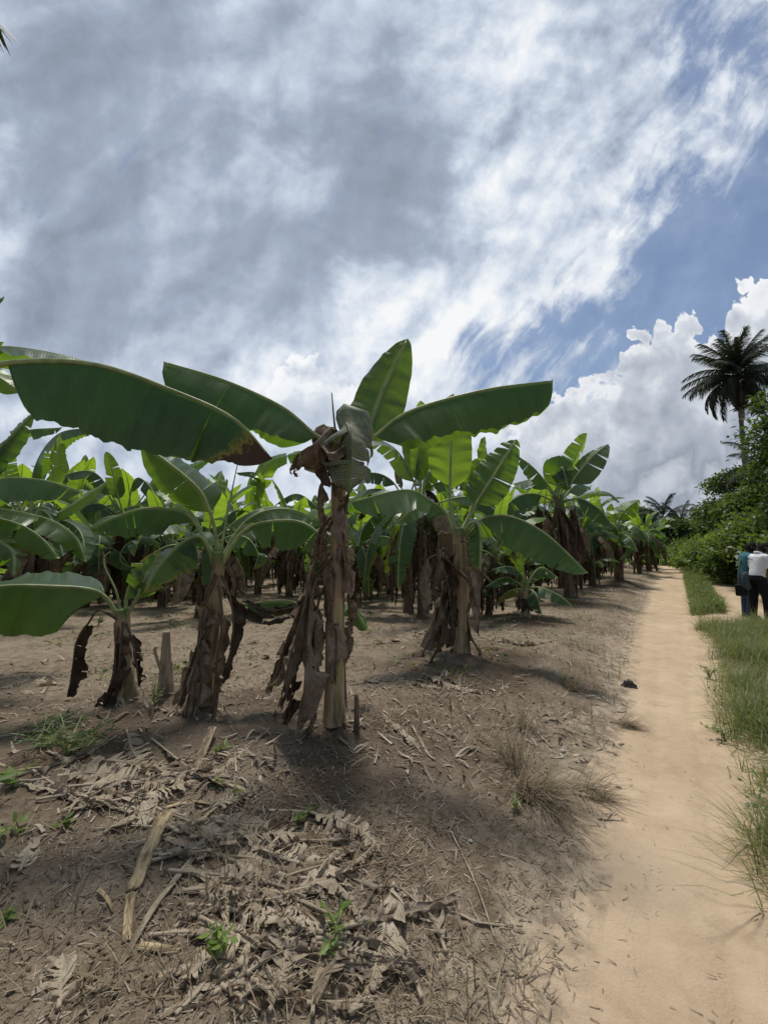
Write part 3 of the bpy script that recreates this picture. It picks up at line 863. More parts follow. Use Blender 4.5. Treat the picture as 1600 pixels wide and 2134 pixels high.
for i, (pts, W_, mt) in enumerate([
    ([(688, 1075, d - .02), (664, 1110, d - .08), (652, 1200, d - .12), (640, 1290, d - .14)], .06, 'dead'),
    ([(684, 1150, d - .02), (650, 1180, d - .14), (634, 1260, d - .24), (600, 1390, d - .28), (582, 1480, d - .26)], .17, 'dead_grey'),
    ([(684, 1180, d - .02), (656, 1215, d - .16), (640, 1310, d - .26), (634, 1430, d - .30), (618, 1525, d - .26)], .16, 'dead_grey'),
    ([(682, 1210, d), (662, 1260, d - .12), (654, 1370, d - .2), (650, 1480, d - .2), (646, 1530, d - .16)], .12, 'dead'),
    ([(684, 1200, d), (640, 1240, d - .08), (604, 1320, d - .14), (575, 1410, d - .16), (562, 1450, d - .14)], .10, 'dead'),
    ([(690, 1160, d - .06), (655, 1205, d - .1), (630, 1290, d - .14), (610, 1420, d - .16), (600, 1515, d - .12)], .12, 'dead_dark'),
    ([(704, 1060, d - .1), (716, 1120, d - .13), (722, 1190, d - .14), (716, 1250, d - .12)], .05, 'dead_grey'),
    ([(708, 1120, d - .06), (724, 1180, d - .06), (728, 1280, d - .02), (720, 1380, d)], .06, 'dead'),
    ([(690, 1085, d - .05), (662, 1140, d - .05), (644, 1200, d), (628, 1250, d + .05)], .05, 'dead_dark'),
    ([(684, 1230, d), (620, 1262, d + .05), (560, 1272, d + .1), (508, 1255, d + .12)], .10, 'dead_dark'),
]):
    dead_hang(rt, og, P(*pts), W_, mt, 120 + i, up=(-.25, -1, .2), n=50, m=6, crumple=.07, tears=1 if 'grey' in mt else 3, curl=45)
for i, (a_, z_) in enumerate(((-.3, 1.1), (.5, 1.55), (-1.2, 1.75), (.2, .7), (-.8, 1.4), (.9, 1.9), (-.1, 2.05))):
    ca, sa = math.sin(a_), -math.cos(a_)
    x0, y0 = og.x + .08 * ca, og.y + .08 * sa
    dead_hang(rt, og, [(x0, y0, og.z + z_), (x0 + .05 * ca, y0 + .05 * sa, og.z + z_ - .05), (x0 + .06 * ca, y0 + .06 * sa, og.z + z_ - .2), (x0 + .02 * ca, y0 + .02 * sa, og.z + z_ - .42)], .055, 'dead_grey' if i % 2 else 'dead', 150 + i, bf=.05, up=(ca, sa, .2), fold=(35, 35), name='leaf_sheath', tears=2, n=20, m=4)

# ---- sucker behind it
rt, og = plant_root('sucker', 'low banana sucker behind the tall middle plant, leaves showing either side of its stem', base=(BASE['main'][0] - .02, BASE['main'][1] + .60))
d2 = og.y
add_stem(rt, og, [og, og + Vector((0, 0, .3)), og + Vector((0, 0, .6))], .05, .035, 41, mat='stem_dark', rows=20)
add_leaf(rt, og, P((695, 1310, d2), (650, 1275, d2), (600, 1252, d2 - .1), (505, 1258, d2 - .25)), .22, .12, up=(0, -.5, 1), fold=(35, 50), seed=42, n=30, rr=(.01, .003))
add_leaf(rt, og, P((700, 1310, d2), (722, 1270, d2), (742, 1275, d2), (765, 1312, d2 - .05)), .25, .11, up=(.2, -.5, 1), fold=(45, 35), seed=43, n=30, rr=(.01, .003))

# ---- plant at left of it
rt, og = plant_root('mid', 'banana plant between the middle one and a cut stump, yellowing leaf drooping to its left')
d = BASE['mid'][1]
add_stem(rt, og, [og] + P((430, 1400, d), (444, 1290, d), (454, 1180, d), (455, 1150, d)), .072, .045, 7, rows=60, green=.12)
add_leaf(rt, og, P((453, 1165, d), (449, 1110, d), (436, 1062, d - .05), (404, 1008, d - .1), (298, 924, d - .2)), 0.34, .22, up=(.45, -.8, .5), fold=(22, 40), curl=20, tears=2, tear_amp=6, gap=.02, seed=21)
add_leaf(rt, og, P((450, 1168, d), (408, 1088, d - .06), (370, 1062, d - .1), (290, 1060, d - .2), (188, 1098, d - .3)), 0.30, .23, up=(0, -.25, 1), fold=(30, 42), fold_tip=(40, 64), tears=3, tear_amp=8, gap=.04, seed=22, curl=14, n=50)
add_leaf(rt, og, P((460, 1168, d), (492, 1108, d + .06), (535, 1070, d + .12), (600, 1060, d + .2), (672, 1085, d + .3)), 0.32, .21, up=(0, -.2, 1), fold=(52, 30), tears=3, tear_amp=8, seed=23, n=50)
add_leaf(rt, og, P((462, 1172, d), (500, 1112, d - .05), (545, 1088, d - .12), (620, 1085, d - .25), (668, 1115, d - .32), (692, 1165, d - .36)), 0.30, .22, up=UPZ, fold=(66, 40), tears=3, tear_amp=7, seed=24, n=50, edge_age=.1)
add_leaf(rt, og, P((448, 1178, d), (420, 1118, d - .06), (375, 1132, d - .16), (325, 1185, d - .25), (298, 1236, d - .3)), 0.18, .21, up=(-.1, -.45, 1), fold=(30, 42), tears=8, tear_amp=10, base_age=.16, tip_age=.3, edge_age=.45, seed=25, n=50)
add_rolled(rt, og, P((457, 1168, d), (472, 1080, d), (497, 956, d)), .013, .003)
for i, (pts, W_, mt) in enumerate([
    ([(448, 1195, d - .05), (428, 1240, d - .1), (425, 1300, d - .12), (398, 1380, d - .14), (372, 1475, d - .12)], .10, 'dead'),
    ([(450, 1200, d - .05), (425, 1270, d - .14), (412, 1340, d - .18), (420, 1420, d - .22), (402, 1516, d - .22)], .12, 'dead_grey'),
    ([(462, 1200, d - .03), (482, 1262, d - .08), (484, 1330, d - .1), (464, 1430, d - .08)], .12, 'dead_dark'),
    ([(455, 1220, d - .07), (462, 1290, d - .13), (452, 1370, d - .16), (440, 1500, d - .1)], .09, 'dead'),
    ([(462, 1220, d), (500, 1275, d), (545, 1300, d), (600, 1290, d - .05)], .10, 'dead_dark'),
    ([(440, 1300, d - .08), (415, 1360, d - .2), (395, 1440, d - .25), (385, 1500, d - .2)], .11, 'dead_grey'),
]):
    dead_hang(rt, og, P(*pts), W_ * .9, mt, 220 + i, up=(-.2, -1, .2), n=44, m=6, curl=45, tears=2, crumple=.06)

# ---- low plant at left
rt, og = plant_root('low', 'short banana plant left of the cut stump, huge leaf spreading out of the left side')
d = BASE['low'][1]
add_stem(rt, og, [og] + P((262, 1400, d), (257, 1330, d), (254, 1270, d)), .082, .055, 9, rows=50, green=.15)
add_leaf(rt, og, P((252, 1290, d), (224, 1246, d - .08), (186, 1226, d - .16), (100, 1220, d - .3), (0, 1221, d - .42), (-150, 1250, d - .5)), 0.17, .36, up=(0, -.1, 1), fold=(-14, 76), fold_tip=(-5, 76), curl=6, seed=31, cuts=[.45], tear_amp=3, gap=.006, crumple=.012, n=60, m=8, blunt=4)
add_leaf(rt, og, P((258, 1290, d), (263, 1240, d), (276, 1205, d - .02), (302, 1180, d - .05), (330, 1166, d - .1)), 0.22, .17, up=(-.5, -.7, .5), fold=(14, 24), curl=20, seed=32, n=40, blunt=2.8)
add_leaf(rt, og, P((258, 1290, d), (285, 1245, d - .05), (310, 1190, d - .1), (340, 1150, d - .12)), 0.3, .13, up=(.3, -.8, .5), fold=(30, 20), seed=33, base_age=.2, edge_age=.4, tears=4)
add_rolled(rt, og, P((253, 1290, d), (243, 1235, d), (220, 1185, d), (217, 1162, d), (229, 1150, d)), .012, .004)
for i, (pts, W_, mt) in enumerate([
    ([(245, 1292, d - .05), (205, 1272, d - .1), (184, 1298, d - .14), (162, 1330, d - .15), (152, 1380, d - .15), (142, 1450, d - .15)], .11, 'dead_dark'),
    ([(248, 1300, d - .05), (240, 1350, d - .1), (238, 1400, d - .13), (222, 1450, d - .14), (200, 1515, d - .16)], .11, 'dead_dark'),
    ([(262, 1300, d - .04), (276, 1340, d - .08), (284, 1385, d - .08), (288, 1430, d - .06)], .08, 'dead_dark'),
    ([(255, 1295, d - .07), (248, 1380, d - .12), (240, 1470, d - .1)], .07, 'dead'),
]):
    dead_hang(rt, og, P(*pts), W_, mt, 320 + i, up=(-.2, -1, .2), n=40, m=5, bf=.35 if i == 0 else .2)

# ---- plant beyond the left edge, whose long leaf crosses the picture
bx, by = at(-175, 1300, 2.45).x, 2.5
rt, og = plant_root('out', 'banana plant beyond the left edge whose long dark leaf with brown tip hangs over', base=(bx, by))
add_stem(rt, og, [og] + P((-175, 1200, 2.5), (-168, 950, 2.5), (-160, 830, 2.5)), .09, .06, 51, rows=50)
add_leaf(rt, og, P((-158, 840, 2.48), (-70, 780, 2.42), (28, 752, 2.38), (200, 757, 2.36), (370, 815, 2.36), (490, 872, 2.4), (566, 955, 2.46)), 0.265, .40, up=UPZ, fold=(82, 58), fold_tip=(84, 66), curl=4, blunt=5, cuts=[.33, .53, .74], rise=.09, tear_amp=3, gap=.006, crumple=.012, tip_age=1.0, edge_age=.34, seed=52, n=80, m=10, rr=(.026, .006), ripple=.007)
add_leaf(rt, og, P((-158, 840, 2.52), (-90, 745, 2.62), (0, 722, 2.75), (110, 735, 2.9), (220, 765, 3.05)), 0.2, .24, up=(0, -.1, 1), fold=(30, 20), seed=53)
add_leaf(rt, og, P((-158, 840, 2.46), (-110, 775, 2.44), (-35, 770, 2.44), (48, 818, 2.46)), 0.25, .13, 'leaf_young', up=(0, -.4, .8), fold=(40, 10), seed=54, edge_age=.3)
add_leaf(rt, og, P((-162, 840, 2.5), (-130, 740, 2.5), (-60, 650, 2.5), (8, 618, 2.55)), 0.2, .17, up=(0, -.5, .8), fold=(25, 25), seed=55)
add_leaf(rt, og, P((-162, 840, 2.5), (-120, 770, 2.55), (-60, 715, 2.6), (7, 712, 2.65)), 0.2, .13, up=(0, -.5, .8), fold=(25, 25), seed=56)
add_leaf(rt, og, P((-168, 840, 2.5), (-260, 760, 2.5), (-420, 760, 2.45), (-560, 900, 2.4)), 0.2, .3, up=UPZ, fold=(50, 50), seed=57)
skirt(rt, og, og.x, og.y, og.z + 1.3, og.z + 1.9, 6, 58, spread=.3)

# ---- second plant beyond the left edge
bx, by = at(-150, 1300, 4.6).x, 4.6
rt, og = plant_root('side', 'banana plant at the far left, level dark leaf over a fan of drooping ones', base=(bx, by))
add_stem(rt, og, [og] + P((-150, 1200, 4.6), (-140, 1110, 4.6)), .085, .06, 61, rows=40)
add_leaf(rt, og, P((-140, 1120, 4.6), (-90, 1040, 4.5), (0, 998, 4.4), (90, 1000, 4.3), (172, 1024, 4.2)), .2, .27, up=UPZ, fold=(62, 45), tears=2, tear_amp=5, seed=62, blunt=7)
add_leaf(rt, og, P((-140, 1120, 4.6), (-70, 1075, 4.6), (20, 1085, 4.6), (80, 1115, 4.6), (125, 1165, 4.6)), .25, .24, up=(0, -.3, 1), fold=(40, 40), tears=5, seed=63)
add_leaf(rt, og, P((-140, 1120, 4.7), (-50, 1060, 4.9), (80, 1075, 5.0), (150, 1110, 5.0), (178, 1165, 5.0)), .25, .25, up=(0, -.3, 1), fold=(40, 40), tears=5, seed=64)
add_leaf(rt, og, P((-140, 1120, 4.6), (-60, 1110, 4.4), (20, 1140, 4.2), (30, 1200, 4.1)), .25, .17, up=(0, -.3, 1), fold=(40, 40), tears=5, base_age=.1, seed=65)
add_leaf(rt, og, P((-140, 1120, 4.7), (-80, 1010, 4.9), (0, 930, 5.0), (70, 858, 5.1)), .25, .2, up=(.2, -.7, .6), fold=(25, 30), tears=6, tear_amp=8, seed=66)
add_leaf(rt, og, P((-140, 1120, 4.7), (-60, 990, 5.0), (30, 905, 5.2), (130, 890, 5.4)), .25, .26, up=(0, -.4, 1), fold=(40, 35), tears=3, seed=67)
skirt(rt, og, og.x, og.y, og.z + .7, og.z + 1.2, 8, 68)

# ---- two plants whose leaves fill the gap under the long leaf
for key, pxy, crown, lab, dy, specs in (
    ('fan', (62, 1292), (62, 1092), 'banana plant at left, broad light green leaf standing up under the long dark leaf', 7.0, [
        ([(62, 1092), (100, 1020), (112, 980), (126, 908)], .24, 'leaf_young', (0, -1, .2), 14, 3, 0),
        ([(60, 1092), (20, 1010), (8, 940), (72, 856)], .20, 'leaf', (.3, -1, .4), 25, 7, .1),
        ([(62, 1092), (70, 980), (120, 905), (205, 890)], .30, 'leaf', (0, -.4, 1), 45, 3, .05),
        ([(66, 1092), (120, 1070), (170, 1040), (230, 1000)], .20, 'leaf_young', (-.3, -1, .5), 16, 1, 0),
        ([(60, 1095), (85, 1062), (112, 1090), (132, 1160)], .24, 'leaf', (.2, -.8, .6), 36, 6, .05),
        ([(66, 1095), (130, 1085), (168, 1110), (178, 1172)], .24, 'leaf', (.2, -.8, .6), 36, 6, .05),
        ([(58, 1095), (20, 1070), (-10, 1110), (-20, 1180)], .24, 'leaf', (0, -.8, .6), 36, 6, .05),
        ([(60, 1092), (30, 1040), (-40, 1000), (-110, 1020)], .26, 'leaf_dusty', (0, -.3, 1), 45, 4, .05)]),
    ('arch', (262, 1262), (262, 1075), 'banana plant at left whose narrow leaf stands up in the gap of sky', 9.0, [
        ([(258, 1078), (240, 1010), (232, 975), (221, 940)], .20, 'leaf_mid', (.3, -1, .3), 22, 1, 0),
        ([(262, 1078), (280, 1000), (310, 1010), (335, 1060)], .24, 'leaf', (0, -.5, 1), 40, 4, 0),
        ([(262, 1078), (300, 1045), (360, 1020), (410, 1040)], .28, 'leaf', (0, -.3, 1), 40, 7, .05),
        ([(260, 1080), (210, 1050), (170, 1060), (140, 1110)], .28, 'leaf', (0, -.4, 1), 42, 5, 0),
        ([(262, 1080), (300, 1080), (340, 1110), (352, 1165)], .26, 'leaf', (0, -.5, 1), 42, 5, .1),
        ([(260, 1078), (205, 990), (150, 985), (105, 1010)], .26, 'leaf_dusty', (0, -.4, 1), 42, 3, 0),
        ([(264, 1078), (330, 1000), (395, 975), (440, 955)], .24, 'leaf_young', (0, -1, .4), 15, 1, 0)]),
    ('back', (536, 1240), (548, 1075), 'banana plant left of the tall middle one, large yellow-green leaf lit from behind', 8.0, [
        ([(548, 1078), (540, 1030), (560, 965), (640, 940)], .34, 'leaf_young', (.1, -1, .5), 26, 2, 0),
        ([(546, 1078), (536, 1010), (532, 985), (490, 985)], .24, 'leaf', (0, -.5, 1), 40, 3, 0),
        ([(548, 1078), (538, 1040), (545, 1010), (540, 985)], .14, 'leaf_young', (0, -1, .2), 12, 0, 0),
        ([(548, 1078), (590, 1040), (625, 1030), (668, 1062)], .26, 'leaf', (0, -.4, 1), 42, 5, 0),
        ([(546, 1080), (500, 1062), (470, 1080), (450, 1125)], .26, 'leaf', (0, -.4, 1), 42, 5, .1),
        ([(548, 1080), (590, 1085), (612, 1110), (620, 1160)], .25, 'leaf', (0, -.6, 1), 42, 5, .05),
        ([(546, 1080), (520, 1100), (500, 1130), (495, 1175)], .22, 'leaf', (0, -.6, 1), 42, 5, .1)]),
    ('torn', (852, 1275), (848, 1045), 'tall banana plant behind the long right leaf, with a torn dark leaf', 8.6, [
        ([(848, 1048), (870, 985), (885, 930), (880, 850), (872, 985)], .22, 'leaf', (0, -1, .3), 40, 9, .1),
        ([(846, 1048), (815, 1000), (770, 985), (715, 1010)], .28, 'leaf_dusty', (0, -.4, 1), 42, 8, .1),
        ([(848, 1050), (800, 1020), (765, 1035), (745, 1085)], .28, 'dead_dark', (0, -.6, 1), 50, 6, 0),
        ([(850, 1050), (880, 1020), (905, 1030), (925, 1070)], .28, 'dead_dark', (0, -.6, 1), 50, 6, 0),
        ([(846, 1046), (832, 1000), (828, 970), (826, 940)], .10, 'dead', (0, -1, .3), 40, 3, 0),
        ([(850, 1048), (900, 1010), (960, 1000), (1010, 1030)], .28, 'leaf', (0, -.4, 1), 42, 5, 0),
        ([(848, 1052), (800, 1060), (760, 1095), (745, 1140)], .26, 'leaf', (0, -.5, 1), 42, 5, .05),
        ([(848, 1052), (870, 1070), (882, 1110), (890, 1150)], .22, 'leaf', (0, -.8, .6), 40, 5, .0)])):
    b_ = hit(pxy[0], pxy[1], lambda X, Y: hbase(X, Y) + .14)
    dy = b_[1]
    rt, og = plant_root(key, lab, base=b_)
    BASE[key] = b_
    cr = at(crown[0], crown[1], dy)
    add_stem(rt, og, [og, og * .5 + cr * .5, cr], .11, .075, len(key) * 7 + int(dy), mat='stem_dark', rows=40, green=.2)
    for i, (pts, W_, mt, up, fo, tr, ag_) in enumerate(specs):
        add_leaf(rt, og, [at(p[0], p[1], dy - (.25 * q if 'dead' not in mt else .1 * q) * (1 if up[1] < -.35 else .5)) for q, p in enumerate(pts)], .26, W_, mt, 'leaf' if 'dead' not in mt else 'dead_leaf',
                 up=up, fold=(fo, fo + 6), tears=tr, tear_amp=9, base_age=ag_, edge_age=.1, seed=int(dy * 100) + i * 7, n=40, rr=(.024, .006))
    skirt(rt, og, og.x, og.y, og.z + (cr.z - og.z) * .6, cr.z, 14, int(dy * 31), W=.16, mats=('dead', 'dead_dark', 'dead'), spread=.42)

# ---- right-hand plant
rt, og = plant_root('right', 'banana plant right of the middle one, broad sunlit leaf upright above a shaggy base')
d = BASE['right'][1]
add_stem(rt, og, [og] + P((961, 1300, d), (962, 1200, d), (956, 1100, d)), .10, .075, 71, rows=60, green=.12)
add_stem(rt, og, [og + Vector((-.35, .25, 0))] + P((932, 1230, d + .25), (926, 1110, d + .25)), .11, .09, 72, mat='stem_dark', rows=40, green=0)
add_leaf(rt, og, P((952, 1108, d), (936, 1074, d - .05), (900, 1044, d - .15), (845, 1020, d - .3), (728, 1046, d - .55)), .22, .34, up=(0, -.1, 1), fold=(35, 50), fold_tip=(50, 66), tears=2, tear_amp=10, gap=.03, seed=73, blunt=6)
add_leaf(rt, og, P((952, 1108, d), (940, 1060, d), (937, 1030, d), (940, 925, d - .05), (944, 820, d + .1)), .27, .275, 'leaf_young', up=(0, -1, .12), fold=(4, 4), curl=8, seed=74, blunt=3, tears=1, tear_amp=4, rr=(.024, .006))
add_leaf(rt, og, P((960, 1108, d), (982, 1060, d + .1), (990, 1015, d + .15), (993, 955, d + .2)), .42, .15, 'leaf_young', up=(0, -1, .2), fold=(8, 8), seed=75, blunt=3)
add_leaf(rt, og, P((964, 1108, d), (985, 1060, d - .05), (1022, 1000, d - .1), (1076, 915, d - .1)), .26, .26, up=(-.35, -1, .3), fold=(24, 6), curl=14, tears=2, tear_amp=6, seed=76, ripple=.015, rr=(.024, .006))
add_leaf(rt, og, P((964, 1100, d + .2), (1000, 1040, d + .4), (1014, 985, d + .5), (1010, 910, d + .5)), .4, .17, 'leaf_young', up=(.6, -1, .2), fold=(40, 15), seed=77)
add_leaf(rt, og, P((966, 1118, d), (1000, 1082, d - .08), (1058, 1074, d - .25), (1135, 1110, d - .5), (1226, 1194, d - .7)), .17, .37, up=UPZ, fold=(66, 40), fold_tip=(60, 40), tears=3, tear_amp=5, gap=.03, seed=78, n=60, m=8, edge_age=.12)
add_leaf(rt, og, P((964, 1118, d), (984, 1088, d - .15), (1000, 1100, d - .25), (1002, 1150, d - .28), (1000, 1196, d - .28)), .28, .15, up=(.3, -1, .3), fold=(40, 62), tears=4, tip_age=.8, seed=79, rr=(.022, .01))
add_leaf(rt, og, P((950, 1110, d + .1), (920, 1060, d + .3), (870, 1055, d + .4), (820, 1095, d + .45)), .25, .22, up=(0, -.3, 1), fold=(40, 40), tears=6, seed=80)
skirt(rt, og, og.x - .1, og.y, og.z + .9, og.z + 1.6, 9, 81, W=.14, mats=('dead', 'dead_dark', 'dead_grey'), spread=.35, front=(-2.2, 1.0))
for i, (pts, W_, mt) in enumerate([
    ([(945, 1180, d - .1), (925, 1220, d - .25), (912, 1290, d - .35), (878, 1370, d - .4)], .18, 'dead_grey'),
    ([(945, 1200, d - .1), (935, 1250, d - .25), (918, 1330, d - .35), (895, 1385, d - .35)], .16, 'dead'),
    ([(950, 1210, d - .1), (945, 1270, d - .2), (935, 1350, d - .25)], .14, 'dead_dark'),
    ([(968, 1250, d - .05), (980, 1320, d - .1), (1005, 1370, d - .15)], .10, 'dead_grey'),
]):
    dead_hang(rt, og, P(*pts), W_, mt, 820 + i, up=(-.3, -1, .2), n=40)

# ---- small young plant
rt, og = plant_root('young', 'small young banana plant with ragged pale leaves, between two shaggy taller ones')
d = BASE['young'][1]
add_stem(rt, og, [og] + P((1095, 1255, d), (1096, 1212, d)), .09, .06, 91, rows=30, green=.4)
for i, (pts, W_, mt, ag) in enumerate([
    ([(1096, 1222, d), (1086, 1196, d), (1062, 1180, d - .1), (1024, 1186, d - .2)], .2, 'leaf', 0),
    ([(1096, 1222, d), (1091, 1190, d), (1086, 1140, d)], .12, 'leaf_young', 0),
    ([(1098, 1222, d), (1112, 1194, d), (1132, 1182, d), (1163, 1204, d - .1)], .24, 'leaf', .05),
    ([(1092, 1222, d), (1062, 1204, d - .1), (1040, 1206, d - .2), (1012, 1222, d - .3)], .2, 'leaf', .03),
    ([(1100, 1224, d), (1128, 1224, d - .2), (1165, 1240, d - .4), (1192, 1262, d - .5)], .2, 'leaf', 0),
    ([(1098, 1226, d), (1114, 1234, d - .2), (1122, 1252, d - .3), (1128, 1280, d - .3)], .2, 'leaf', 0),
    ([(1092, 1226, d), (1070, 1228, d - .1), (1048, 1240, d - .1), (1040, 1256, d - .1)], .14, 'leaf', .4),
]):
    add_leaf(rt, og, P(*pts), .2, W_, mt, up=(0, -.35, 1) if i != 1 else (.4, -1, 0), fold=(34, 34), tears=5, base_age=ag, edge_age=.15, seed=92 + i, n=30, rr=(.018, .004))
skirt(rt, og, og.x, og.y, og.z + .35, og.z + .7, 7, 99, W=.12, spread=.28)

# ---- tall plant nearer the path
rt, og = plant_root('tall', 'tall banana plant near the path with a dark withered mass under its crown')
d = BASE['tall'][1]
add_stem(rt, og, [og] + P((1182, 1180, d), (1172, 1100, d), (1164, 1030, d)), .17, .12, 101, rows=50, mat='stem_dark', green=.3)
for i, (pts, W_, mt, up, fo) in enumerate([
    ([(1165, 1040, d), (1182, 990, d), (1202, 950, d), (1223, 902, d)], .36, 'leaf_young', (.5, -1, .2), (30, 20)),
    ([(1168, 1040, d), (1200, 992, d - .2), (1235, 950, d - .4), (1267, 925, d - .5)], .45, 'leaf_dusty', (-.4, -.8, .6), (20, 30)),
    ([(1160, 1036, d), (1142, 1010, d - .2), (1112, 975, d - .4), (1074, 946, d - .5)], .36, 'leaf', (.3, -.8, .6), (30, 30)),
    ([(1164, 1034, d), (1156, 990, d + .5), (1140, 955, d + .8)], .3, 'leaf_young', (0, -1, .3), (20, 20)),
    ([(1160, 1046, d), (1112, 1028, d - .3), (1072, 1038, d - .5), (1038, 1072, d - .7)], .42, 'leaf', (0, -.2, 1), (45, 60)),
    ([(1170, 1046, d), (1208, 1038, d - .3), (1250, 1062, d - .5), (1278, 1098, d - .6)], .38, 'leaf', (0, -.2, 1), (60, 40)),
    ([(1165, 1040, d - .1), (1160, 990, d - .3), (1172, 975, d - .6), (1185, 1022, d - .7)], .36, 'leaf', (0, -1, .3), (35, 35)),
    ([(1160, 1040, d + .3), (1120, 1000, d + .8), (1060, 1010, d + 1.2)], .35, 'leaf', (0, -.3, 1), (40, 40)),
    ([(1170, 1040, d + .3), (1200, 1010, d + .9), (1230, 1015, d + 1.2)], .35, 'leaf', (0, -.3, 1), (40, 40)),
]):
    add_leaf(rt, og, P(*pts), .24, W_, mt, up=up, fold=fo, tears=3, tear_amp=8, seed=102 + i, n=34, rr=(.035, .008))
skirt(rt, og, og.x - .3, og.y, og.z + 2.4, og.z + 3.0, 12, 118, W=.2, mats=('dead_dark', 'dead_dark', 'dead'), spread=.55, front=(-2.4, .9))
skirt(rt, og, og.x, og.y, og.z + 1.0, og.z + 2.0, 10, 119, W=.18, spread=.4)

# ---- plant at the edge of the path
rt, og = plant_root('edge', 'spreading banana plant on a mound beside the footpath, yellow-green leaf on top')
d = BASE['edge'][1]
add_stem(rt, og, [og] + P((1290, 1170, d), (1286, 1100, d)), .18, .13, 121, rows=40, mat='stem_dark', green=.25)
for i, (pts, W_, mt, up) in enumerate([
    ([(1286, 1108, d), (1292, 1075, d), (1310, 1056, d), (1332, 1041, d)], .50, 'leaf_young', (-.4, -1, .4)),
    ([(1286, 1108, d), (1280, 1075, d), (1274, 1048, d)], .3, 'leaf_young', (0, -1, .3)),
    ([(1284, 1108, d), (1256, 1086, d - .5), (1215, 1090, d - 1), (1188, 1116, d - 1.3)], .45, 'leaf', (0, -.2, 1)),
    ([(1288, 1110, d), (1310, 1094, d - .4), (1335, 1104, d - .8), (1352, 1130, d - 1)], .40, 'leaf', (0, -.2, 1)),
    ([(1284, 1112, d), (1250, 1108, d - .6), (1222, 1132, d - 1), (1205, 1162, d - 1.2)], .42, 'leaf', (0, -.3, 1)),
    ([(1284, 1108, d), (1240, 1066, d + .4), (1200, 1072, d + .8)], .4, 'leaf', (0, -.3, 1)),
    ([(1288, 1112, d), (1312, 1120, d - .8), (1328, 1150, d - 1.2)], .36, 'leaf', (0, -.3, 1)),
    ([(1284, 1108, d), (1262, 1072, d), (1248, 1040, d)], .34, 'leaf_young', (.4, -1, .3)),
]):
    add_leaf(rt, og, P(*pts), .24, W_, mt, up=up, fold=(40, 44), tears=4, tear_amp=8, seed=122 + i, n=30, rr=(.035, .008))
skirt(rt, og, og.x, og.y, og.z + 1.4, og.z + 2.2, 12, 131, W=.2, spread=.45)

# ---- cut stump
rt = empty('cut_stump', Vector((BASE['stump'][0], BASE['stump'][1], float(H(*BASE['stump'])) - .03)))
tag(rt, 'dry cut banana stump standing between two plants, with a thin broken side shoot', 'stump')
og = rt.location.copy(); d = og.y
add_stem(rt, og, [og] + P((346, 1420, d), (347, 1316, d)), .066, .028, 141, mat='oldwood', rows=40, green=0, flare=.15)
V_, F_ = tube(spline(P((338, 1400, d - .05), (330, 1380, d - .06), (322, 1352, d - .06), (328, 1350, d - .06)), 14)[0] - np.array(og), np.linspace(.016, .010, 14), 7)
mesh_obj('broken_shoot', V_, F_, M['oldwood'], rt)

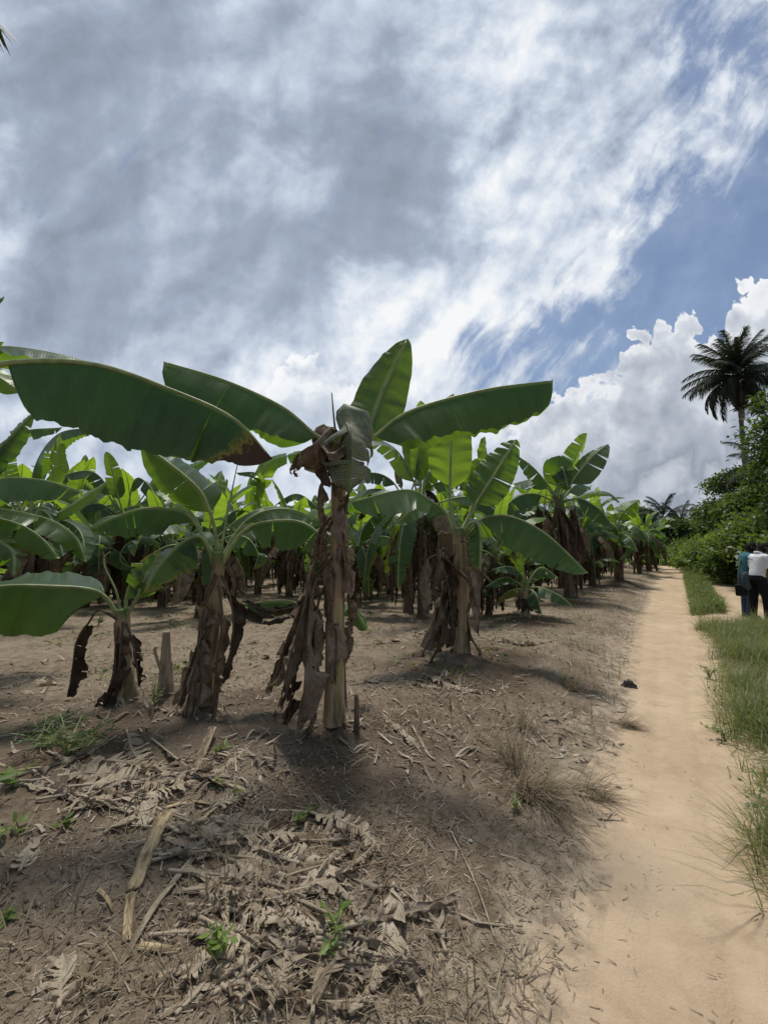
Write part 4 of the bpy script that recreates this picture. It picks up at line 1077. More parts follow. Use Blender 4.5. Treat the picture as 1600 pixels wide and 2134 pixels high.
# ---- the plants behind: a few kinds, grown once and copied
def grow(seed, hgt, nl, length, W_, nskirt, erect=0.5, detail=1.0, sucker=False):
    rng = random.Random(seed)
    o = empty('banana_plant', (0, 0, 0))
    z = Vector((0, 0, 0))
    lean = Vector((rng.uniform(-.3, .3), rng.uniform(-.3, .3), 0))
    top = Vector((0, 0, hgt)) + lean
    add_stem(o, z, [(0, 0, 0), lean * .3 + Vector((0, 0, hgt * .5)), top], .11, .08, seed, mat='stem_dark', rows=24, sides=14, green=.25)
    a0 = rng.uniform(0, 6.28)
    for i in range(nl):
        a = a0 + i * 2.4 + rng.uniform(-.3, .3)
        k = i / max(1, nl - 1)                       # 0 lowest .. 1 newest
        e = math.radians(20 + 58 * k + rng.uniform(-10, 10)) * (0.7 + .6 * erect)
        ln = length * rng.uniform(.85, 1.15) * (1.0 if k < .85 else .85)
        p = top - Vector((0, 0, .12 * (1 - k))); pts = [p]
        el = e; step = ln / 4
        drop = math.radians(rng.uniform(26, 40)) * (1.15 - .95 * k)
        for q in range(5):
            p = p + Vector((math.cos(a) * math.cos(el), math.sin(a) * math.cos(el), math.sin(el))) * step
            pts.append(p); el -= drop * (0.5 + .35 * q)
            a += rng.uniform(-.08, .08)
        fo = 22 + 38 * (1 - k) + rng.uniform(-8, 8)
        out = Vector((math.cos(a), math.sin(a), 0))
        up = Vector((0, 0, 1)) - out * (0.9 if k > .6 else .25)
        ag = rng.choice((0, 0, 0, .05, .12)) if k < .4 else 0
        add_leaf(o, z, pts, .24, W_ * rng.uniform(.85, 1.1) * (1 if k < .9 else .8), 'leaf_young' if k > .66 else rng.choice(('leaf', 'leaf', 'leaf_dusty')), up=tuple(up), fold=(fo, fo + rng.uniform(-10, 10)),
                 tears=rng.choice((1, 3, 6, 9)) if k < .7 else rng.choice((0, 1)), tear_amp=10, base_age=ag, edge_age=.1 + ag, tip_age=rng.choice((0, .3, .6)) if k < .5 else 0, seed=seed * 50 + i, n=int(26 * detail), m=4, rr=(.026, .006))
    # older leaves bent right down round the crown, some half dead, and a sucker at the foot
    for i in range(6):
        a = rng.uniform(0, 6.28); ca, sa = math.cos(a), math.sin(a); ln = length * rng.uniform(.55, .8)
        p0 = top - Vector((0, 0, .15))
        pts = [p0, p0 + Vector((ca * .28 * ln, sa * .28 * ln, .12)), p0 + Vector((ca * .55 * ln, sa * .55 * ln, -.12 * ln)), p0 + Vector((ca * .72 * ln, sa * .72 * ln, -.45 * ln)), p0 + Vector((ca * .78 * ln, sa * .78 * ln, -.95 * ln))]
        ag = rng.choice((0, .1, .2, .3, .6, .6))
        add_leaf(o, z, pts, .22, W_ * .9, 'leaf' if ag < .5 else 'dead', up=(ca * .5, sa * .5, 1), fold=(40, 45), tears=rng.choice((3, 7, 10)), tear_amp=12, base_age=ag if ag < .5 else 0, edge_age=.2, seed=seed * 60 + i, n=26, m=4, rr=(.02, .005))
    if sucker:
        a = rng.uniform(0, 6.28); b0 = Vector((math.cos(a) * .45, math.sin(a) * .45, 0)); hs = hgt * rng.uniform(.3, .5)
        add_stem(o, z, [b0, b0 + Vector((0, 0, hs * .5)), b0 + Vector((0, 0, hs))], .06, .04, seed + 7, mat='stem_dark', rows=14, sides=10, green=.4, name='sucker_stem')
        for i in range(5):
            aa = i * 1.26 + a; el = (.5, .7, .4, 1.1, .6)[i]
            p = b0 + Vector((0, 0, hs)); pts = [p]
            for q in range(4):
                p = p + Vector((math.cos(aa) * math.cos(el), math.sin(aa) * math.cos(el), math.sin(el))) * .28; pts.append(p); el -= .42
            add_leaf(o, z, pts, .2, .17, 'leaf_young' if i % 2 else 'leaf', up=(math.cos(aa) * -.4, math.sin(aa) * -.4, 1), fold=(30, 35), tears=2, seed=seed * 70 + i, n=18, m=4, rr=(.014, .004))
    skirt(o, z, lean.x * .7, lean.y * .7, hgt * .62, hgt * .98, int(nskirt * 1.5), seed + 3, W=.09, mats=('dead', 'dead_dark', 'dead'), spread=.42)
    skirt(o, z, lean.x * .4, lean.y * .4, hgt * .30, hgt * .62, 8, seed + 11, W=.10, mats=('dead', 'dead_dark'), spread=.36)
    skirt(o, z, lean.x * .8, lean.y * .8, hgt * .75, hgt * 1.0, nskirt, seed + 9, W=.11, mats=('dead_dark', 'dead', 'dead'), spread=.7)
    return o
KINDS_B = [grow(201, 2.25, 9, 1.9, .29, 10, .5, sucker=True), grow(202, 2.5, 8, 2.1, .31, 12, .8), grow(203, 1.9, 8, 1.8, .28, 9, .4, sucker=True),
           grow(204, 2.1, 10, 1.7, .26, 12, .65), grow(205, 2.7, 8, 2.0, .30, 13, .35), grow(206, 1.3, 8, 1.4, .24, 7, .7), grow(207, 2.3, 9, 2.0, .27, 11, .9, sucker=True),
           grow(208, 1.65, 8, 1.7, .27, 9, .6), grow(209, 3.0, 8, 2.0, .28, 14, .55, sucker=True)]
used_k = [False] * len(KINDS_B)
FAR_MESH = {}
def merged(kind):
    """a plant too small in the picture to show its parts: the same leaves and stem in one mesh"""
    if kind not in FAR_MESH:
        vs, fs, mi, uvs, ag, gr, mats = [], [], [], [], [], [], []
        off = 0
        def walk(o):
            nonlocal off
            if o.type == 'MESH':
                me = o.data
                nv = len(me.vertices)
                v = np.empty(nv * 3, np.float32); me.vertices.foreach_get('co', v); vs.append(v.reshape(-1, 3))
                m_ = me.materials[0]
                if m_ not in mats: mats.append(m_)
                uv_ = np.zeros((nv, 2), np.float32)
                if me.uv_layers:
                    li = np.empty(len(me.loops), np.int32); me.loops.foreach_get('vertex_index', li)
                    u_ = np.empty(len(me.loops) * 2, np.float32); me.uv_layers[0].data.foreach_get('uv', u_)
                    uv_[li] = u_.reshape(-1, 2)
                uvs.append(uv_)
                for nm, lst in (('age', ag), ('green', gr)):
                    z_ = np.zeros(nv, np.float32)
                    if nm in me.attributes: me.attributes[nm].data.foreach_get('value', z_)
                    lst.append(z_)
                for p_ in me.polygons:
                    fs.append(tuple(i + off for i in p_.vertices)); mi.append(mats.index(m_))
                off += nv
            for c in o.children: walk(c)
        walk(KINDS_B[kind])
        o = mesh_obj('banana_plant', np.vstack(vs), fs, mats, None, uv=np.vstack(uvs), attrs={'age': np.concatenate(ag), 'green': np.concatenate(gr)}, mat_idx=mi)
        FAR_MESH[kind] = o.data
        return o
    return link(bpy.data.objects.new('banana_plant', FAR_MESH[kind]))
def plant(kind, x, y, rz, s, label, group, far=False):
    if far:
        o = merged(kind)
    else:
        o = KINDS_B[kind] if not used_k[kind] else copy_tree(KINDS_B[kind])
        used_k[kind] = True
    o.location = (x, y, float(H(x, y)) - .03); o.rotation_euler = (0, 0, rz); o.scale = (s, s, s)
    tag(o, label, 'banana plant', group)
    return o
MID = [  # base pixel, kind, turn, size, label
 ((336, 1266), 3, .6, .82, 'banana plant on a low soil heap behind the cut stump, dead leaves on its base'),
 ((880, 1286), 1, 4.0, .98, 'banana plant with shaggy brown skirt between the middle and right plants'),
 ((770, 1248), 0, 5.2, .90, 'banana plant just right of the tall stem with drooping split leaves'),
 ((1018, 1285), 2, 2.9, .75, 'short banana plant with black dead leaves, left of the small young plant'),
 ((1058, 1240), 0, 3.7, 1.02, 'banana plant behind the small young plant, between the right plant and the tall one'),
 ((1232, 1222), 6, .9, .92, 'banana plant between the tall one near the path and the spreading one'),
 ((110, 1246), 1, 1.7, .96, 'banana plant at left under a pale upright leaf, trunk hidden in dead leaves'),
 ((425, 1222), 5, 2.5, 1.15, 'half-grown banana plant seen under the leaves of the plant by the stump'),
 ((175, 1268), 7, 4.4, .95, 'mid-height banana plant at left behind the short left plant, low spreading leaves'),
 ((372, 1240), 7, 1.2, 1.1, 'mid-height banana plant behind the plant by the stump, to its left'),
 ((478, 1236), 2, 2.2, 1.05, 'mid-height banana plant behind the plant by the stump, to its right'),
 ((602, 1246), 7, 5.2, 1.1, 'low-crowned banana plant just left of the tall middle stem'),
 ((735, 1262), 7, 3.1, 1.0, 'low-crowned banana plant just right of the tall middle stem'),
 ((812, 1240), 0, .4, 1.0, 'banana plant between the tall middle plant and the shaggy one'),
 ((918, 1248), 3, 2.6, 1.0, 'banana plant directly behind the right plant'),
 ((985, 1250), 7, .2, 1.0, 'low banana plant behind the right plant, at its right'),
 ((1120, 1232), 8, 1.0, .9, 'banana plant behind the small young plant, left of the tall one near the path'),
 ((20, 1262), 4, .4, .92, 'banana plant at the left edge in front of the dark rows'),
 ((640, 1228), 3, 1.9, 1.0, 'banana plant directly behind the skirt of the tall middle plant'),
 ((1332, 1196), 0, 2.0, .95, 'banana plant by the footpath, third last before the bend'),
 ((1352, 1188), 2, .3, 1.0, 'banana plant by the footpath, second last before the bend'),
 ((1366, 1182), 3, 4.4, 1.0, 'last banana plant on the left before the footpath bends away'),
]
taken = [(BASE[k][0], BASE[k][1]) for k in BASE]
print('kinds grown')
for (px, py), kd, rz, s, lab in MID:
    x, y = hit(px, py, lambda X, Y: hbase(X, Y) + .13)
    plant(kd, x, y, rz, s, lab, GROUP_B)
    taken.append((x, y))
rng = random.Random(77)
ux, uy = 0.578, 0.816                                  # rows run along the path
far_n = 0
for i in range(-32, 64):
    for j in range(1, 34):
        a = i * 1.75 + rng.uniform(-.5, .5); b = 1.6 + j * 1.75 + rng.uniform(-.5, .5)
        x = a * ux - b * uy; y = a * uy + b * ux
        r = math.hypot(x, y); az = math.degrees(math.atan2(x, y))
        if y < 6 or r > 38 or r < 9.5 or abs(az) > 50: continue
        if r < 13.0 and az > -20: continue
        if float(XL(y)) - x < 2.0 + (2.5 if r < 17 else 0): continue
        if r > 20 and rng.random() < (r - 20) / 26.0: continue
        if min((x - p) ** 2 + (y - q) ** 2 for p, q in taken) < 1.7: continue
        taken.append((x, y))
        plant(rng.choice((0, 1, 2, 3, 4, 6, 6, 7, 8, 7)), x, y, rng.uniform(0, 6.28), rng.uniform(.85, 1.12), 'banana plant in the crowded rows at the back, dark dead leaves round its stem', 'banana plants in the back rows', far=r > 16)
        far_n += 1
print('back row plants', far_n)
for k, o in enumerate(KINDS_B):
    if not used_k[k]:
        plant(k, -9 - k, 20, 0, 1, 'banana plant in the crowded rows at the back, dark dead leaves round its stem', 'banana plants in the back rows')

# ------------------------------------------------------------------ trees, palms and shrubs on the right
M['fol_dark'] = mat_foliage('dark_tree_leaf', (0.016, 0.032, 0.012), (0.036, 0.066, 0.021), (0.105, 0.145, 0.042), (0.20, 0.31, 0.03), 0.26)
M['fol_mid'] = mat_foliage('tree_leaf', (0.022, 0.046, 0.012), (0.062, 0.110, 0.024), (0.160, 0.210, 0.050), (0.26, 0.38, 0.04), 0.30)
M['fol_light'] = mat_foliage('shrub_leaf', (0.038, 0.078, 0.016), (0.105, 0.175, 0.030), (0.215, 0.290, 0.058), (0.34, 0.48, 0.05), 0.34)
M['frond'] = mat_foliage('palm_leaflet', (0.010, 0.017, 0.011), (0.020, 0.033, 0.020), (0.055, 0.075, 0.046), (0.08, 0.12, 0.03), 0.12, 0.62)
M['frond_dead'] = mat_foliage('dead_palm_leaflet', (0.02, 0.016, 0.012), (0.045, 0.035, 0.026), (0.09, 0.07, 0.05), (0.06, 0.04, 0.02), 0.1, 0.7)
M['weed'] = mat_foliage('weed_leaf', (0.045, 0.085, 0.018), (0.105, 0.170, 0.034), (0.20, 0.27, 0.06), (0.34, 0.52, 0.05), 0.35)
M['grass'] = mat_foliage('grass_blade', (0.055, 0.076, 0.024), (0.125, 0.155, 0.050), (0.34, 0.31, 0.15), (0.34, 0.40, 0.08), 0.32)
M['drygrass'] = mat_foliage('dry_grass_blade', (0.14, 0.105, 0.065), (0.28, 0.225, 0.145), (0.42, 0.355, 0.24), (0.25, 0.19, 0.1), 0.2, 0.8)
M['litter'] = mat_foliage('dry_litter', (0.09, 0.065, 0.045), (0.24, 0.19, 0.135), (0.44, 0.38, 0.30), (0.2, 0.15, 0.1), 0.1, 0.85)

def leaf_cloud(blobs, size, seed, droop=0.35, clump=0.34, per=34, aspect=0.45):
    """many small folded leaves gathered in clumps through the crown; returns verts, quads, tint"""
    g = np.random.default_rng(seed)
    Ps, Os, Ts = [], [], []
    for c, r, n in blobs:
        c = np.array(tuple(c)); r = np.array(r)
        k = max(4, n // per)
        dirs = g.normal(size=(k, 3)); dirs /= np.linalg.norm(dirs, axis=1)[:, None]
        dirs[:, 2] = np.where(dirs[:, 2] < -0.35, -dirs[:, 2] * 0.6, dirs[:, 2])
        rr = g.uniform(0.55, 1.0, (k, 1)) ** 0.7 * g.uniform(0.85, 1.13, (k, 1))
        cc = c + dirs * r * rr
        tc = g.uniform(0.1, 0.75, k)
        ids = g.integers(0, k, n)
        sg = clump * r.min() * 0.62
        p = cc[ids] + g.normal(size=(n, 3)) * sg * np.array([1, 1, 0.55])
        Ps.append(p); Os.append(norm(p - c + 0.3 * g.normal(size=(n, 3)))); Ts.append(np.clip(tc[ids] + g.normal(0, 0.17, n), 0, 1))
    p = np.vstack(Ps); o = np.vstack(Os); t = np.concatenate(Ts); n = len(p)
    d = norm(o * 0.7 + g.normal(size=(n, 3)) * 0.6 + np.array([0, 0, -droop]))
    upv = norm(np.array([0, 0, 1.0]) + g.normal(size=(n, 3)) * 0.55 + o * 0.4)
    s = norm(np.cross(d, upv)); nn = np.cross(s, d)
    L = size * g.uniform(0.6, 1.35, n)[:, None]
    a = p; b = p + d * L * 0.45 + s * L * aspect * 0.5 + nn * L * 0.06; e = p + d * L - nn * L * 0.12; f = p + d * L * 0.45 - s * L * aspect * 0.5 + nn * L * 0.06
    V = np.stack([a, b, e, f], 1).reshape(-1, 3)
    Q = np.arange(4 * n).reshape(n, 4)
    return V, Q, np.repeat(t, 4)

def tree(name, label, cat, base, h_trunk, r_trunk, blobs, size, mat, seed, group=None, limbs=7, bark='bark', **kw):
    base = Vector(base)
    o = empty(name, base)
    tag(o, label, cat, group)
    rng = random.Random(seed)
    mb = MB()
    cen = sum((Vector(tuple(b[0])) for b in blobs), Vector()) / len(blobs)
    top = Vector((cen.x, cen.y, max(base.z + h_trunk, cen.z)))
    C, L = spline([base - Vector((0, 0, .1)), base + (top - base) * .5 + Vector((rng.uniform(-.15, .15), rng.uniform(-.15, .15), 0)), top], 20)
    mb.add(*tube(C - np.array(base), np.linspace(r_trunk, r_trunk * .35, 20), 9))
    for i in range(limbs):
        c, r, n = blobs[i % len(blobs)]
        k = rng.randint(7, 16)
        a = Vector(C[k]); e = Vector(tuple(c)) + Vector((rng.uniform(-.8, .8) * r[0], rng.uniform(-.8, .8) * r[1], rng.uniform(-.2, .8) * r[2]))
        m_ = (a + e) / 2 + Vector((0, 0, -.08 * (e - a).length))
        D_, _ = spline([a, m_, e], 10)
        mb.add(*tube(D_ - np.array(base), np.linspace(r_trunk * .42, r_trunk * .08, 10), 6))
    mb.build('trunk', M[bark], o)
    V, Q, t = leaf_cloud(blobs, size, seed, **kw)
    mesh_obj('crown', V - np.array(base), Q, M[mat], o, attrs={'tint': t}, smooth=False)
    return o

def G0(x, y): return Vector((x, y, float(H(x, y))))
def B(px, py, y, rx, ry, rz, n): return (at(px, py, y), (rx, ry, rz), n)

def foot(px, y):
    p = at(px, 1150, y); return G0(p.x, p.y)
GT = 'trees beyond the footpath'
tree('broadleaf_tree', 'dark tree rising at the right edge in front of the oil palm', 'tree', foot(1720, 13), 3.0, .16,
     [B(1676, 905, 13, 1.35, 1.3, 1.4, 3000), B(1652, 985, 13, 1.1, 1.1, 1.0, 2200), B(1704, 1060, 13, 1.4, 1.2, 1.0, 2200), B(1612, 835, 13.3, .50, .6, .55, 460)], .20, 'fol_dark', 301, GT)
tree('broadleaf_tree', 'wide shadowy tree below the oil palm, greyish twiggy left side', 'tree', foot(1560, 23), 3.0, .22,
     [B(1548, 1012, 23, 1.5, 1.8, 1.0, 5200), B(1506, 1070, 23, 1.3, 1.6, .95, 4200), B(1560, 1085, 22, 2.2, 1.8, 1.2, 5200), B(1620, 1050, 23, 2.4, 2, 1.9, 5200)], .20, 'fol_dark', 302, GT, limbs=14)
tree('broadleaf_tree', 'sunlit yellow-green tree under the dark one at the right edge', 'tree', foot(1610, 17), 2.2, .13,
     [B(1580, 1040, 17.5, 1.1, 1.2, .55, 2600), B(1540, 1062, 17.5, .8, 1.0, .42, 1600), B(1625, 1065, 17, 1.2, 1.2, .8, 2400)], .17, 'fol_mid', 303, GT)
tree('broadleaf_tree', 'dark layered bushy tree at the far bend of the footpath', 'tree', foot(1402, 40), 2.6, .18,
     [B(1402, 1110, 40, 1.7, 1.8, 1.3, 4200), B(1408, 1145, 39.5, 2.0, 1.8, 1.3, 3600)], .34, 'fol_dark', 304, GT)
tree('broadleaf_tree', 'round dark tree far behind the last banana plants on the left of the bend', 'tree', foot(1335, 56), 4, .25,
     [B(1334, 1086, 56, 2.0, 2.2, 1.9, 3600), B(1350, 1118, 55, 2.6, 2.2, 1.8, 3000), B(1312, 1110, 56, 2.2, 2.2, 1.6, 3000)], .42, 'fol_dark', 305, GT)
tree('broadleaf_tree', 'low green tree beyond the shrubs, between the far palms and the shadowy tree', 'tree', foot(1450, 44), 3.0, .2,
     [B(1442, 1118, 44, 2.1, 2, 1.3, 3400), B(1470, 1105, 43, 1.8, 2, 1.1, 3000), B(1425, 1130, 44, 1.8, 2, 1.2, 2600)], .36, 'fol_mid', 306, GT)
for i, (dx_, lab) in enumerate(((1150, 'far dark tree showing over the banana rows behind the tall plant near the path'), (1245, 'far dark tree showing behind the spreading banana plant'))):
    tree('broadleaf_tree', lab, 'tree', foot(dx_, 60), 3.2, .25, [B(dx_, 1112, 60, 4, 3, 1.7, 4200)], .45, 'fol_dark', 310 + i, GT)
GS = 'shrubs along the right of the footpath'
for i, (px, py, y, rx, rz, n, mt, lab) in enumerate([
    (1418, 1163, 33, 1.5, .75, 2600, 'fol_light', 'bright green shrub where the footpath bends out of sight'),
    (1452, 1150, 30, 1.6, 1.0, 2800, 'fol_mid', 'mid green shrub right of the bend, tallest of the hedge there'),
    (1470, 1166, 24, 1.3, .85, 2800, 'fol_light', 'yellow-green shrub in the middle of the hedge'),
    (1500, 1160, 21, 1.25, .95, 2800, 'fol_mid', 'leafy shrub left of the person in teal'),
    (1515, 1186, 17.5, .85, .72, 2400, 'fol_mid', 'low dense shrub between the side track and the hedge'),
    (1538, 1145, 17, 1.0, 1.1, 2800, 'fol_light', 'tall green shrub just behind the heads of the people'),
    (1590, 1130, 15, 1.2, 1.2, 3000, 'fol_mid', 'leafy shrub behind the people at the right edge'),
    (1655, 1180, 12, 1.1, 1.2, 2400, 'fol_mid', 'shrub beyond the right edge, beside the people'),
    (1440, 1180, 27, .9, .45, 1500, 'fol_light', 'small pale shrub at the foot of the hedge near the bend')]):
    tree('shrub', lab, 'shrub', foot(px, y), .4, .05, [(at(px, py, y), (rx, rx, rz), n), (at(px + 12, py + 8, y - .3), (rx * .8, rx * .8, rz * .8), n // 2)], .13 + y * .0035, mt, 330 + i, GS, limbs=5, clump=.42)

# palms
def frond_mesh(seed, L=4.0, droop=1.0, pairs=72, ll=.85, hang=.5, wid=.046):
    rng = np.random.default_rng(seed)
    n = 30; x = np.linspace(0, 1, n)
    el = 0.25 - droop * 1.35 * x ** 1.4
    C = np.zeros((n, 3))
    for i in range(1, n):
        C[i] = C[i - 1] + np.array([math.cos(el[i]), 0, math.sin(el[i])]) * L / (n - 1)
    T = tangents(C)
    V, Q = [], []
    for k in range(pairs):
        u = 0.16 + 0.83 * k / (pairs - 1)
        p = lerp_rows(C, [u])[0]; t = norm(lerp_rows(T, [u]))[0]
        for s in (1, -1):
            lng = ll * (0.45 + 0.8 * math.sin(math.pi * min(1, u * 0.92 + 0.05))) * rng.uniform(.8, 1.15)
            side = np.array([0, s, 0]); nrm = np.cross(t, np.array([0, 1, 0])) * -1
            d = norm(side * 0.85 + t * 0.65 + nrm * rng.uniform(-.25, .5) + np.array([0, 0, -.1]))
            b0 = len(V)
            q = p.copy(); dd = d.copy()
            wv = norm(np.cross(d, np.array([0, 0, 1.0])) * .7 + nrm * .3)
            for m in range(4):
                wd = wid * (1, .95, .65, .05)[m] * .5
                V += [q + wv * wd, q - wv * wd]
                dd = norm(dd + np.array([0, 0, -hang * .5])); q = q + dd * lng / 3
            for m in range(3):
                a = b0 + 2 * m
                Q.append((a, a + 1, a + 3, a + 2))
    tint = np.repeat(np.clip(rng.normal(.5, .22, len(V) // 8), 0, 1), 8)
    Vt, Ft = tube(C, np.linspace(.045, .008, n) * L / 4, 5)
    off = len(V)
    V = np.vstack([np.array(V), Vt]); Q = Q + [tuple(i + off for i in f) for f in Ft]
    return V, Q, np.concatenate([tint, np.full(len(Vt), .8)])
FRONDS = {}
def frond(parent, org, kind, az, el, s, dead=False, name='frond'):
    key = (kind, dead)
    if key not in FRONDS:
        V, Q, t = frond_mesh(400 + kind * 7, droop=(.85, 1.1, 1.35, 1.5, .55)[kind], hang=(.75, 1.0, 1.25, 1.5, .6)[kind], ll=.75 if not dead else .6)
        o = mesh_obj(name, V, Q, M['frond_dead' if dead else 'frond'], parent, attrs={'tint': t}, smooth=False)
        FRONDS[key] = o.data
    else:
        o = link(bpy.data.objects.new(name, FRONDS[key]), parent)
    o.location = org
    o.rotation_euler = (0, -el, az)
    o.scale = (s, s, s)
    return o

def palm(label, base, top, r0, nf, fl, seed, group=None, dead=5, boots=True, lean=0.1):
    base = Vector(base); top = Vector(top)
    o = empty('palm_tree', base); tag(o, label, 'palm tree', group)
    rng = random.Random(seed)
    n = 60
    C, L = spline([base - Vector((0, 0, .2)), base * .5 + top * .5 + Vector((lean, 0, 0)), top], n)
    rr = np.linspace(r0, r0 * .8, n) * (1 + .07 * ((np.arange(n) % 2) * 2 - 1))
    V, F_ = tube(C - np.array(base), rr, 12)
    mesh_obj('trunk', V, F_, M['bark'], o)
    tl = top - base
    for i in range(nf):
        k = i / nf
        el = math.radians(78 - 108 * k ** .9 + rng.uniform(-9, 9))
        frond(o, tl + Vector((0, 0, .15 - .35 * k)), rng.choice((0, 4)) if k < .3 else rng.choice((0, 1, 1, 2)) if k < .7 else rng.choice((2, 3)), i * 2.399 + rng.uniform(-.25, .25), el, fl / 4 * rng.uniform(.85, 1.1))
    for i in range(dead):
        frond(o, tl + Vector((0, 0, -.3)), 3, rng.uniform(0, 6.28), math.radians(-62 + rng.uniform(-18, 12)), fl / 4 * .75, True, 'dead_frond')
    return o
palm('tall oil palm with a shaggy dark crown standing above the trees at the right', foot(1556, 26), at(1536, 785, 26), .15, 62, 3.2, 501, dead=16, lean=.15)
palm('left one of the far palms over the bend, spreading dark crown', foot(1384, 50), at(1383, 1082, 50), .25, 22, 3.6, 502, 'far palms', dead=2)
palm('right one of the far palms over the bend, thinner crown', foot(1428, 50), at(1420, 1090, 50), .22, 14, 3.2, 503, 'far palms', dead=1)
palm('small palm half hidden by the tree below the oil palm, one frond sticking out left', foot(1590, 20), at(1590, 975, 20), .16, 12, 2.4, 504, dead=0)
# overhead palm at the top left corner: only the tips of its fronds reach into view
def frond_tip(kind, az, el, s):
    V = frond_mesh(400 + kind * 7, droop=(.85, 1.1, 1.35, 1.5, .55)[kind], hang=(.75, 1.0, 1.25, 1.5, .6)[kind])[0]
    return Matrix.Rotation(az, 3, 'Z') @ Matrix.Rotation(-el, 3, 'Y') @ (Vector(V[-25]) * s)
fs0 = (2, .10, R(14), .62)
crown_pt = at(-84, -78, 2.9) - frond_tip(*fs0)
rt = palm('palm overhead beyond the left edge, only drooping frond tips in the top corner', G0(crown_pt.x - .4, crown_pt.y + .1), crown_pt, .20, 0, 3.0, 505, dead=0)
o0 = crown_pt - rt.location
frond(rt, o0, fs0[0], fs0[1], fs0[2], fs0[3])
fs1 = (1, -.42, R(30), .60)
d_ = at(20, -110, 2.6) - crown_pt - frond_tip(*fs1)
frond(rt, o0 + Vector((0, 0, .05)), 1, -.42, R(30) + math.atan2(d_.z, 2.0), .60)
for i, (az, el, s_, k) in enumerate(((1.9, 30, .6, 1), (2.6, 20, .7, 2), (3.6, 10, .7, 2), (4.5, 25, .7, 1), (1.2, 50, .6, 0), (3.0, 50, .65, 0))):
    frond(rt, o0, k, az, math.radians(el), s_)

# ------------------------------------------------------------------ grass and litter
def strips(pos, az, tilt, ln, wd, bend, tint, levels=4, seed=0):
    """grass blades as thin bent strips, all at once"""
    n = len(pos)
    dirh = np.stack([np.cos(az), np.sin(az), np.zeros(n)], 1)
    side = np.stack([-np.sin(az), np.cos(az), np.zeros(n)], 1)
    V = np.zeros((n, levels, 2, 3))
    p = pos.copy(); el = tilt.copy()
    for k in range(levels):
        w_ = wd * (1 - k / (levels - 1)) ** .6 * .5 + .0006
        V[:, k, 0] = p + side * w_[:, None]; V[:, k, 1] = p - side * w_[:, None]
        p = p + (dirh * np.cos(el)[:, None] + np.array([0, 0, 1]) * np.sin(el)[:, None]) * (ln / (levels - 1))[:, None]
        el = el - bend
    b = (np.arange(n) * levels * 2)[:, None, None] + (np.arange(levels - 1) * 2)[None, :, None] + np.array([0, 1, 3, 2])[None, None, :]
    return V.reshape(-1, 3), b.reshape(-1, 4), np.repeat(tint, levels * 2)
g = np.random.default_rng(900)
def spread(n, y0, y1, o0, o1, pw=1.0):
    y = y0 + (y1 - y0) * g.uniform(0, 1, n) ** pw
    return y, o0 + (o1 - o0) * g.uniform(0, 1, n)

def make_grass(name, label, xs, ys, ln, tilt, spreadt, bendr, wd, mat, tint=(.5, .2), lean_az=None):
    n = len(xs)
    z = H(xs, ys) - .01
    az = g.uniform(0, 6.283, n) if lean_az is None else g.normal(lean_az[0], lean_az[1], n)
    hv = .55 + 1.0 * np.clip(.5 + 1.6 * fbm(xs * 1.6, ys * 1.6, 3, 97), 0, 1)
    V, Q, t = strips(np.stack([xs, ys, z], 1), az, np.clip(g.normal(tilt, spreadt, n), .15, 1.55), ln * hv * g.uniform(.45, 1.25, n), wd * g.uniform(.7, 1.4, n), g.uniform(*bendr, n), np.clip(g.normal(*tint, n), 0, 1))
    o = mesh_obj(name, V, Q, M[mat], attrs={'tint': t}, smooth=False)
    o['kind'] = 'stuff'
    if label: o['label'] = label
    return o
def clumpy(n, nclump, y0, y1, off0, off1, sig, pw=1.6):
    cy = y0 + (y1 - y0) * g.uniform(0, 1, nclump) ** pw
    co = off0 + (off1 - off0) * g.uniform(0, 1, nclump) ** 1.1
    i = g.integers(0, nclump, n)
    y = cy[i] + g.normal(0, sig, n); o = co[i] + g.normal(0, sig, n)
    return XR(y) + (o + .30 * fbm(y * 2.1, o * 1.5, 3, 99) + .05) / .8, y
def not_track(x, y):
    return ~in_poly(x, y, TRACK) & (x - XR(y) > -.04)
# long grass at right, nearest stretch then strip between path and track then the verge beyond
xs, ys = clumpy(50000, 440, 1.9, 8.7, .10, 2.9, .11, 1.2)
k = not_track(xs, ys); xs, ys = xs[k], ys[k]
make_grass('grass', 'long green grass along the right of the footpath', xs, ys, .31, .95, .36, (.15, .6), .0045, 'grass', (.54, .32))
xs, ys = clumpy(1500, 40, 1.15, 2.3, .10, .8, .05, 1.0)
k = not_track(xs, ys)
make_grass('grass', 'sparse tufts of grass at the near right edge of the footpath', xs[k], ys[k], .22, 1.0, .3, (.1, .4), .0045, 'grass', (.45, .24))
xs, ys = clumpy(24000, 300, 10.2, 26.0, .05, 1.5, .16, 1.2)
k = not_track(xs, ys) & ((xs - XR(ys)) * .8 < np.interp(ys, [9, 11, 14, 18, 30], [.45, .9, 1.5, 1.8, 1.6]))
make_grass('grass', 'strip of grass and low weeds between the footpath and the side track', xs[k], ys[k], .30, 1.0, .4, (.1, .6), .009, 'grass', (.42, .32))
xs, ys = clumpy(20000, 260, 13.0, 36.0, 1.2, 5.0, .25, 1.2)
k = not_track(xs, ys)
make_grass('grass', 'grass at the foot of the shrubs beyond the side track', xs[k], ys[k], .42, 1.15, .3, (.1, .4), .016, 'grass', (.42, .2))
